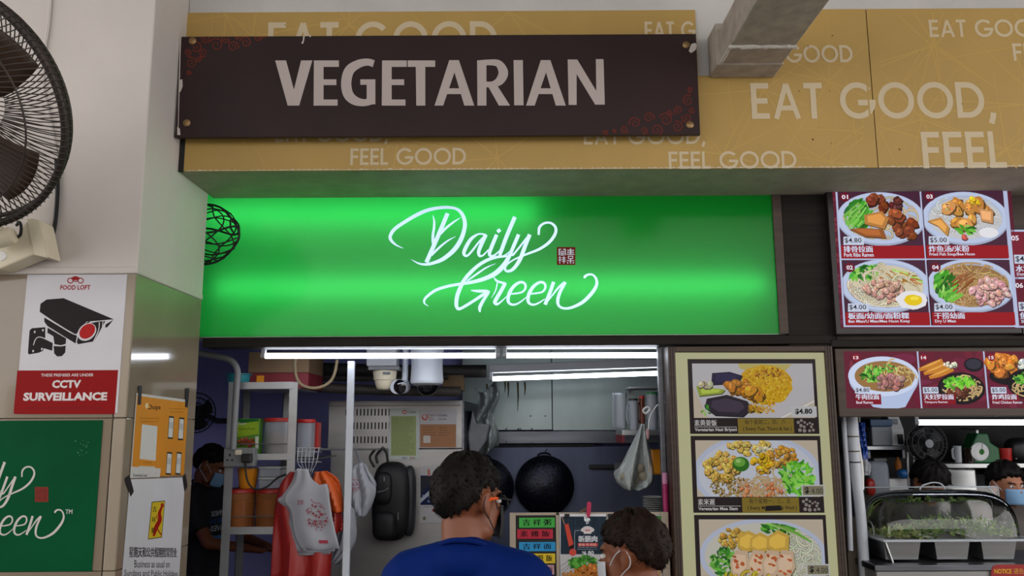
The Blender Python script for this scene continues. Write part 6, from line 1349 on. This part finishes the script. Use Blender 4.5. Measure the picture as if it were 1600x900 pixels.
def person(label, head_top, yaw, head_yaw, pitch, shirt, hair, skin, arms, shirt_col, seed=1, glasses=None, mask=None, loops=None, long_hair=0.0, hair_len=.010, sl=1.0, shirt_print=None, parting=False):
    """head_top: world point of the crown; local +Y is where the person looks; arms: (elbow, wrist) per side in local metres"""
    random.seed(seed)
    H = head_top.z; k = H / 1.70
    rz = Matrix.Rotation(yaw, 3, 'Z'); hr = Matrix.Rotation(yaw + head_yaw, 3, 'Z') @ Matrix.Rotation(-pitch, 3, 'X')
    base = Vector((head_top.x, head_top.y, 0)) - rz @ Vector((0, .02*k, 0))
    t = thing('person', label, 'person', base)
    def B(x, y, z): return base + rz @ (Vector((x, y, z)) * k)
    hc = base + rz @ (Vector((0, .02, 1.70 - .118)) * k)
    def Hd(x, y, z): return hc + hr @ (Vector((x, y, z)))
    # ---- body: one surface
    m = MB()
    def torso(m, g, neck=True):
        rt = lambda a, b, c: (a*k + g, b*k + g, c*k + g)
        m.ball(B(0, 0, 1.22), rt(.165, .105, .20), 24, 16, rz); m.ball(B(0, .01, 1.02), rt(.145, .10, .17), 24, 16, rz); m.ball(B(0, 0, .91), rt(.16, .11, .13), 24, 16, rz)
        for s in (-1, 1):
            caps(m, B(s*.045, -.04, 1.428), B(s*.155, -.02, 1.385), .045*k + g, .058*k + g); m.ball(B(s*.165, -.015, 1.375), rt(.058, .058, .06), 16, 10, rz); caps(m, B(s*.09, -.055, 1.34), B(s*.07, -.045, 1.1), .062*k + g, .06*k + g)
    torso(m, 0)
    caps(m, B(0, -.035, 1.38), Hd(0, -.03, -.06), .056*k, .054*k)
    for s, (el, wr) in zip((-1, 1), arms):
        sh = B(s*.18, -.015, 1.37); e = B(*el); w_ = B(*wr); caps(m, sh, e, .05*k, .040*k); caps(m, e, w_, .040*k, .026*k)
        d = (w_ - e).normalized(); a = d.cross(Vector((0, 0, 1)));  a = a.normalized() if a.length > .1 else Vector((1, 0, 0)); n = d.cross(a).normalized()
        pc = w_ + d*.045; caps(m, w_, pc + d*.02, .024*k, .022*k); caps(m, w_ + a*.012, pc + a*.028 + d*.025, .018, .016); caps(m, w_ - a*.012, pc - a*.028 + d*.025, .018, .016)
        for f, L in zip((-1.5, -.5, .5, 1.5), (.060, .074, .070, .052)):
            q = pc + a*(.0175*f) + d*.03; q2 = q + d*L*.55 - n*.008; caps(m, q, q2, .0088, .008); caps(m, q2, q2 + d*L*.42 - n*.022, .008, .0068)
        q = pc - a*s*.03 - d*.02; caps(m, q, q - a*s*.022 + d*.03, .0105, .009); caps(m, q - a*s*.022 + d*.03, q - a*s*.024 + d*.055 - n*.008, .009, .0078)
    for s in (-1, 1):
        caps(m, B(s*.09, 0, .88), B(s*.10, .02, .50), .085*k, .055*k); caps(m, B(s*.10, .02, .50), B(s*.105, -.01, .085), .055*k, .038*k); caps(m, B(s*.105, -.03, .045), B(s*.12, .15, .03), .042*k, .028*k)
    # head
    m.ball(Hd(0, -.014, .030), (.074, .094, .086), 28, 18, hr); m.ball(Hd(0, .028, -.035), (.060, .064, .078), 24, 16, hr); m.ball(Hd(0, .062, -.088), (.030, .024, .022), 14, 10, hr)
    for s in (-1, 1):
        m.ball(Hd(s*.036, .070, -.018), (.022, .018, .018), 12, 8, hr); m.ball(Hd(s*.046, .02, -.07), (.018, .034, .026), 12, 8, hr)
        er = hr @ Matrix.Rotation(s*.35, 3, 'Z'); m.ball(Hd(s*.077, -.008, -.006), (.008, .019, .030), 14, 10, er); m.ball(Hd(s*.077, -.002, -.030), (.007, .011, .011), 10, 8, hr)
        m.tube([Hd(s*.082 + s*.004*math.sin(a2), -.012 - .017*math.cos(a2), .002 + .026*math.sin(a2)) for a2 in [-1.2 + 3.4*i/8 for i in range(9)]], .0055, 6)
    caps(m, Hd(0, .089, .010), Hd(0, .104, -.026), .008, .0125); m.ball(Hd(-.011, .096, -.030), .0085, 10, 8); m.ball(Hd(.011, .096, -.030), .0085, 10, 8)
    m.ball(Hd(0, .086, -.058), (.022, .010, .006), 12, 8, hr); m.ball(Hd(0, .085, -.067), (.019, .010, .006), 12, 8, hr); m.ball(Hd(0, .080, .028), (.048, .014, .010), 14, 8, hr)
    body = remeshed(m, 'body', skin, t, .0075, 4)
    for s in (-1, 1):
        e = MB().ball(Hd(s*.031, .079, .004), (.0125, .0105, .0085), 14, 10, hr).build('eye', 'eye_white', t, smooth=True); MB().ball(Hd(s*.031, .0865, .004), (.0055, .004, .0058), 12, 8, hr).build('iris', 'eye_dark', e, smooth=True)
        MB().tube([Hd(s*(.016 + .034*i/5), .088 - .013*(i/5)**2, .020 + .005*math.sin(2.6*i/5)) for i in range(6)], .0032, 6).build('eyebrow', hair, t, smooth=True)
    # ---- hair: a cap with a hairline, and loose strands
    def hl(a):            # hairline height for the direction a (0 = forward)
        f = (1 + math.cos(a))/2; side = abs(math.sin(a)); a_ = abs((a + math.pi) % (2*math.pi) - math.pi); return .034*math.exp(-((a_ - 1.62)/.30)**2) + .062*f**3 - .004*side - (.052 + long_hair)*((1 - math.cos(a))/2)**1.5 + .022*side
    def rad(a, b):
        d = Vector((math.cos(b)*math.sin(a), math.cos(b)*math.cos(a), math.sin(b))); c0 = Vector((0, -.014, .030)); R0 = Vector((.074, .094, .086)); g = hair_len + .004*math.sin(7*a + 5*b) + .003*math.sin(13*a - 4*b) + random.uniform(-.0015, .0015)
        rr = 1/math.sqrt((d.x/(R0.x + g))**2 + (d.y/(R0.y + g))**2 + (d.z/(R0.z + g*1.3))**2); p = c0 + d*rr; z0 = hl(a) + .006*math.sin(19*a)
        f = max(0, min(1, (p.z - z0)/.020 + .5)); q = c0 + d*(1/math.sqrt((d.x/.060)**2 + (d.y/.078)**2 + (d.z/.072)**2)); return q.lerp(p, f), f, d
    hm = MB(); hm.grid(lambda u, v: Hd(*rad(u*2*math.pi, (v - .5)*math.pi*.98)[0]), 56, 36, True)
    hm.build('hair', hair, t, smooth=True)
    st = MB(); n = 0
    for i in range(2600):
        a = random.uniform(0, 6.283); b = math.asin(random.uniform(-.75, .999)); p, f, d = rad(a, b)
        if f < .75: continue
        sw = Vector((random.uniform(-.5, .5), .25 + random.uniform(-.4, .4), -.6 + random.uniform(-.3, .3))); dd = (d*.30*sl + sw*.9).normalized(); L = random.uniform(.007, .016)*sl; s_ = dd.cross(d).normalized()*.0010; p0 = p - d*.002
        st.add([Hd(*(p0 - s_)), Hd(*(p0 + s_)), Hd(*(p0 + dd*L*.6 + d*.002 + s_*.7)), Hd(*(p0 + dd*L)), Hd(*(p0 + dd*L*.6 + d*.002 - s_*.7))], [(0, 1, 2, 3, 4)])
    st.build('hair_strands', hair, t, kind='stuff')
    # ---- clothes
    m = MB(); torso(m, .013)
    for s, (el, wr) in zip((-1, 1), arms):
        sh = B(s*.18, -.015, 1.37); e = B(*el); m.ball(sh, .066*k, 16, 12); m.cyl(sh, sh.lerp(e, .72), .064*k, .062*k, 18)
    m.ball(B(0, -.045, 1.435), (.086*k, .070*k, .064*k), 20, 12, rz); m.cyl(B(0, 0, .84), B(0, 0, .95), .165*k, .16*k, 24)
    so = remeshed(m, 'shirt', shirt, t, .010, 5)
    MB().tube([B(.066*math.sin(2*math.pi*i/32), -.036 + .068*math.cos(2*math.pi*i/32), 1.462 - .030*math.cos(2*math.pi*i/32)) for i in range(32)], .007*k, 8, True).build('collar', shirt, so, smooth=True)
    m = MB(); m.ball(B(0, 0, .90), (.172*k, .122*k, .10*k), 20, 12, rz)
    for s in (-1, 1): m.cyl(B(s*.09, 0, .90), B(s*.10, .02, .50), .098*k, .07*k, 18); m.ball(B(s*.10, .02, .5), .07*k, 14, 10); m.cyl(B(s*.10, .02, .50), B(s*.105, -.01, .05), .07*k, .062*k, 18)
    remeshed(m, 'trousers', 'trousers', t, .014, 4)
    for s in (-1, 1): MB().ball(B(s*.115, .06, .04), (.05*k, .14*k, .04*k), 16, 10, rz).build('shoe', 'plastic_black', t, smooth=True)
    if glasses:
        go = None
        for s in (-1, 1):
            g = MB().tube([Hd(s*.083, .022, .012), Hd(s*.080, .05, .012), Hd(s*.070, .092, .008)], .0028, 6).build('temple', 'plastic_black', t, smooth=True); go = go or g
            MB().tube([Hd(s*.080, -.014, .004), Hd(s*.084, -.004, .012), Hd(s*.084, .022, .013)], .0042, 6).build('temple_tip', glasses, g, smooth=True)
        for s in (-1, 1): MB().tube([Hd(s*.034 + .026*math.cos(6.283*i/24), .100 - .010*abs(math.cos(6.283*i/24))*(1 if s*math.cos(6.283*i/24) > 0 else 0) , -.002 + .019*math.sin(6.283*i/24)) for i in range(24)], .0024, 6, True).build('rim', 'plastic_black', go, smooth=True)
    if mask:
        mk = MB(); mk.grid(lambda u, v: Hd(.066*math.sin((u - .5)*2.5)*(1 - .12*abs(v - .5)), .030 + .082*math.cos((u - .5)*2.3)*(1 - .22*(v - .45)**2), -.008 - .085*v), 17, 9)
        mo = mk.build('face_mask', mask, t, smooth=True, solid=.002)
        for s in (-1, 1): MB().tube([Hd(s*.066, .045, -.018), Hd(s*.080, .015, .014), Hd(s*.083, -.014, .026), Hd(s*.086, -.030, .004), Hd(s*.084, -.026, -.020), Hd(s*.078, .0, -.040), Hd(s*.064, .042, -.078)], .0016, 6, smooth=5).build('ear_loop', loops or 'mask_white', mo, smooth=True)
    return t, B, Hd, so
mat('shirt_blue', (2, 30, 96), .75, spec=.1, var=.16, scale=7, bump=.15, bscale=8); mat('shirt_black', (22, 24, 30), .8, var=.2, scale=7); mat('shirt_grey', (90, 84, 80), .8, var=.15); mat('shirt_red', (140, 40, 40), .8, var=.15)
mat('hair_black', (22, 19, 18), .6, var=.4, scale=40, spec=.12); mat('hair_brown', (34, 24, 20), .6, var=.4, scale=40, spec=.12); mat('temple_orange', (214, 84, 30), .35)
DOWN = (((-.24, .03, 1.10), (-.22, .22, .98)), ((.24, .03, 1.10), (.22, .22, .98)))
person('person in a blue t-shirt and orange-tipped glasses seen from behind', P(733, 718, 2.33), R_(-8), R_(-34), R_(4), 'shirt_blue', 'hair_black', 'skin_tan', DOWN, None, 3, 'temple_orange', mat('mask_black', (20, 20, 24), .7), 'rubber_black', hair_len=.010, sl=.75)
person('person with short brown hair and a mask looking left at the counter', P(986, 815, 2.6), R_(35), R_(24), R_(6), 'shirt_grey', 'hair_brown', 'skin_tan', DOWN, None, 5, None, 'mask_white', 'mask_white', hair_len=.014, sl=.8)
REACH = (((-.22, .16, 1.10), (-.12, .40, 1.06)), ((.22, .18, 1.12), (.12, .42, 1.08)))
t, B, Hd, so = person('cook in a black printed t-shirt and mask behind the shelf rack', P(331, 701, 5.3), R_(-105), R_(10), R_(22), 'shirt_black', 'hair_black', 'skin_tan', REACH, None, 7, None, 'mask_blue', hair_len=.014)
HANG = (((-.23, -.03, 1.10), (-.22, .03, .86)), ((.23, -.03, 1.10), (.22, .03, .86)))
person('worker with black hair bending down behind the salad case', P(1450, 727, 4.86), R_(180), R_(8), R_(42), 'shirt_black', 'hair_black', 'skin_light', HANG, None, 9, None, None, hair_len=.022, long_hair=.01)
person('masked worker facing out at the right end of the salad case', P(1571, 731, 4.86), R_(180), R_(6), R_(2), 'shirt_grey', 'hair_black', 'skin_light', HANG, None, 11, None, 'mask_blue', hair_len=.020, long_hair=.01)
# printing on the cook's t-shirt
random.seed(2)
c_ = B(0, .155, 1.22); fr_ = (B(0, 1, 0) - B(0, 0, 0)).normalized(); rt_ = (B(1, 0, 0) - B(0, 0, 0)).normalized()
A = Art('Y', 5.0)
def put(sx, z, w, h, txt, col):
    vs, fs = glyphs(txt, .02); x0, x1 = min(v[0] for v in vs), max(v[0] for v in vs); y0, y1 = min(v[1] for v in vs), max(v[1] for v in vs); n = len(A.v)
    A.v += [c_ - rt_ * (sx + w * ((a - x0)/(x1 - x0) - .5)) * 1.0 + Vector((0, 0, z + h*(b - y0)/(y1 - y0))) for a, b in vs]
    for f in fs: A.f.append(tuple(i + n for i in f)); A.c.append(lin(col))
put(0, .05, -.20, .035, 'HAPPINESS', (170, 176, 186)); put(0, .0, -.20, .032, 'COMES IN', (40, 84, 140)); put(0, -.05, -.20, .038, 'WAVES', (176, 180, 190)); put(0, -.10, -.2, .024, '~~~~', (70, 120, 176))
o = A.build('shirt_print', PRINT, so)
md = o.modifiers.new('on_cloth', 'SHRINKWRAP'); md.target = so; md.wrap_method = 'NEAREST_SURFACEPOINT'; md.offset = .003; md.wrap_mode = 'ABOVE_SURFACE'
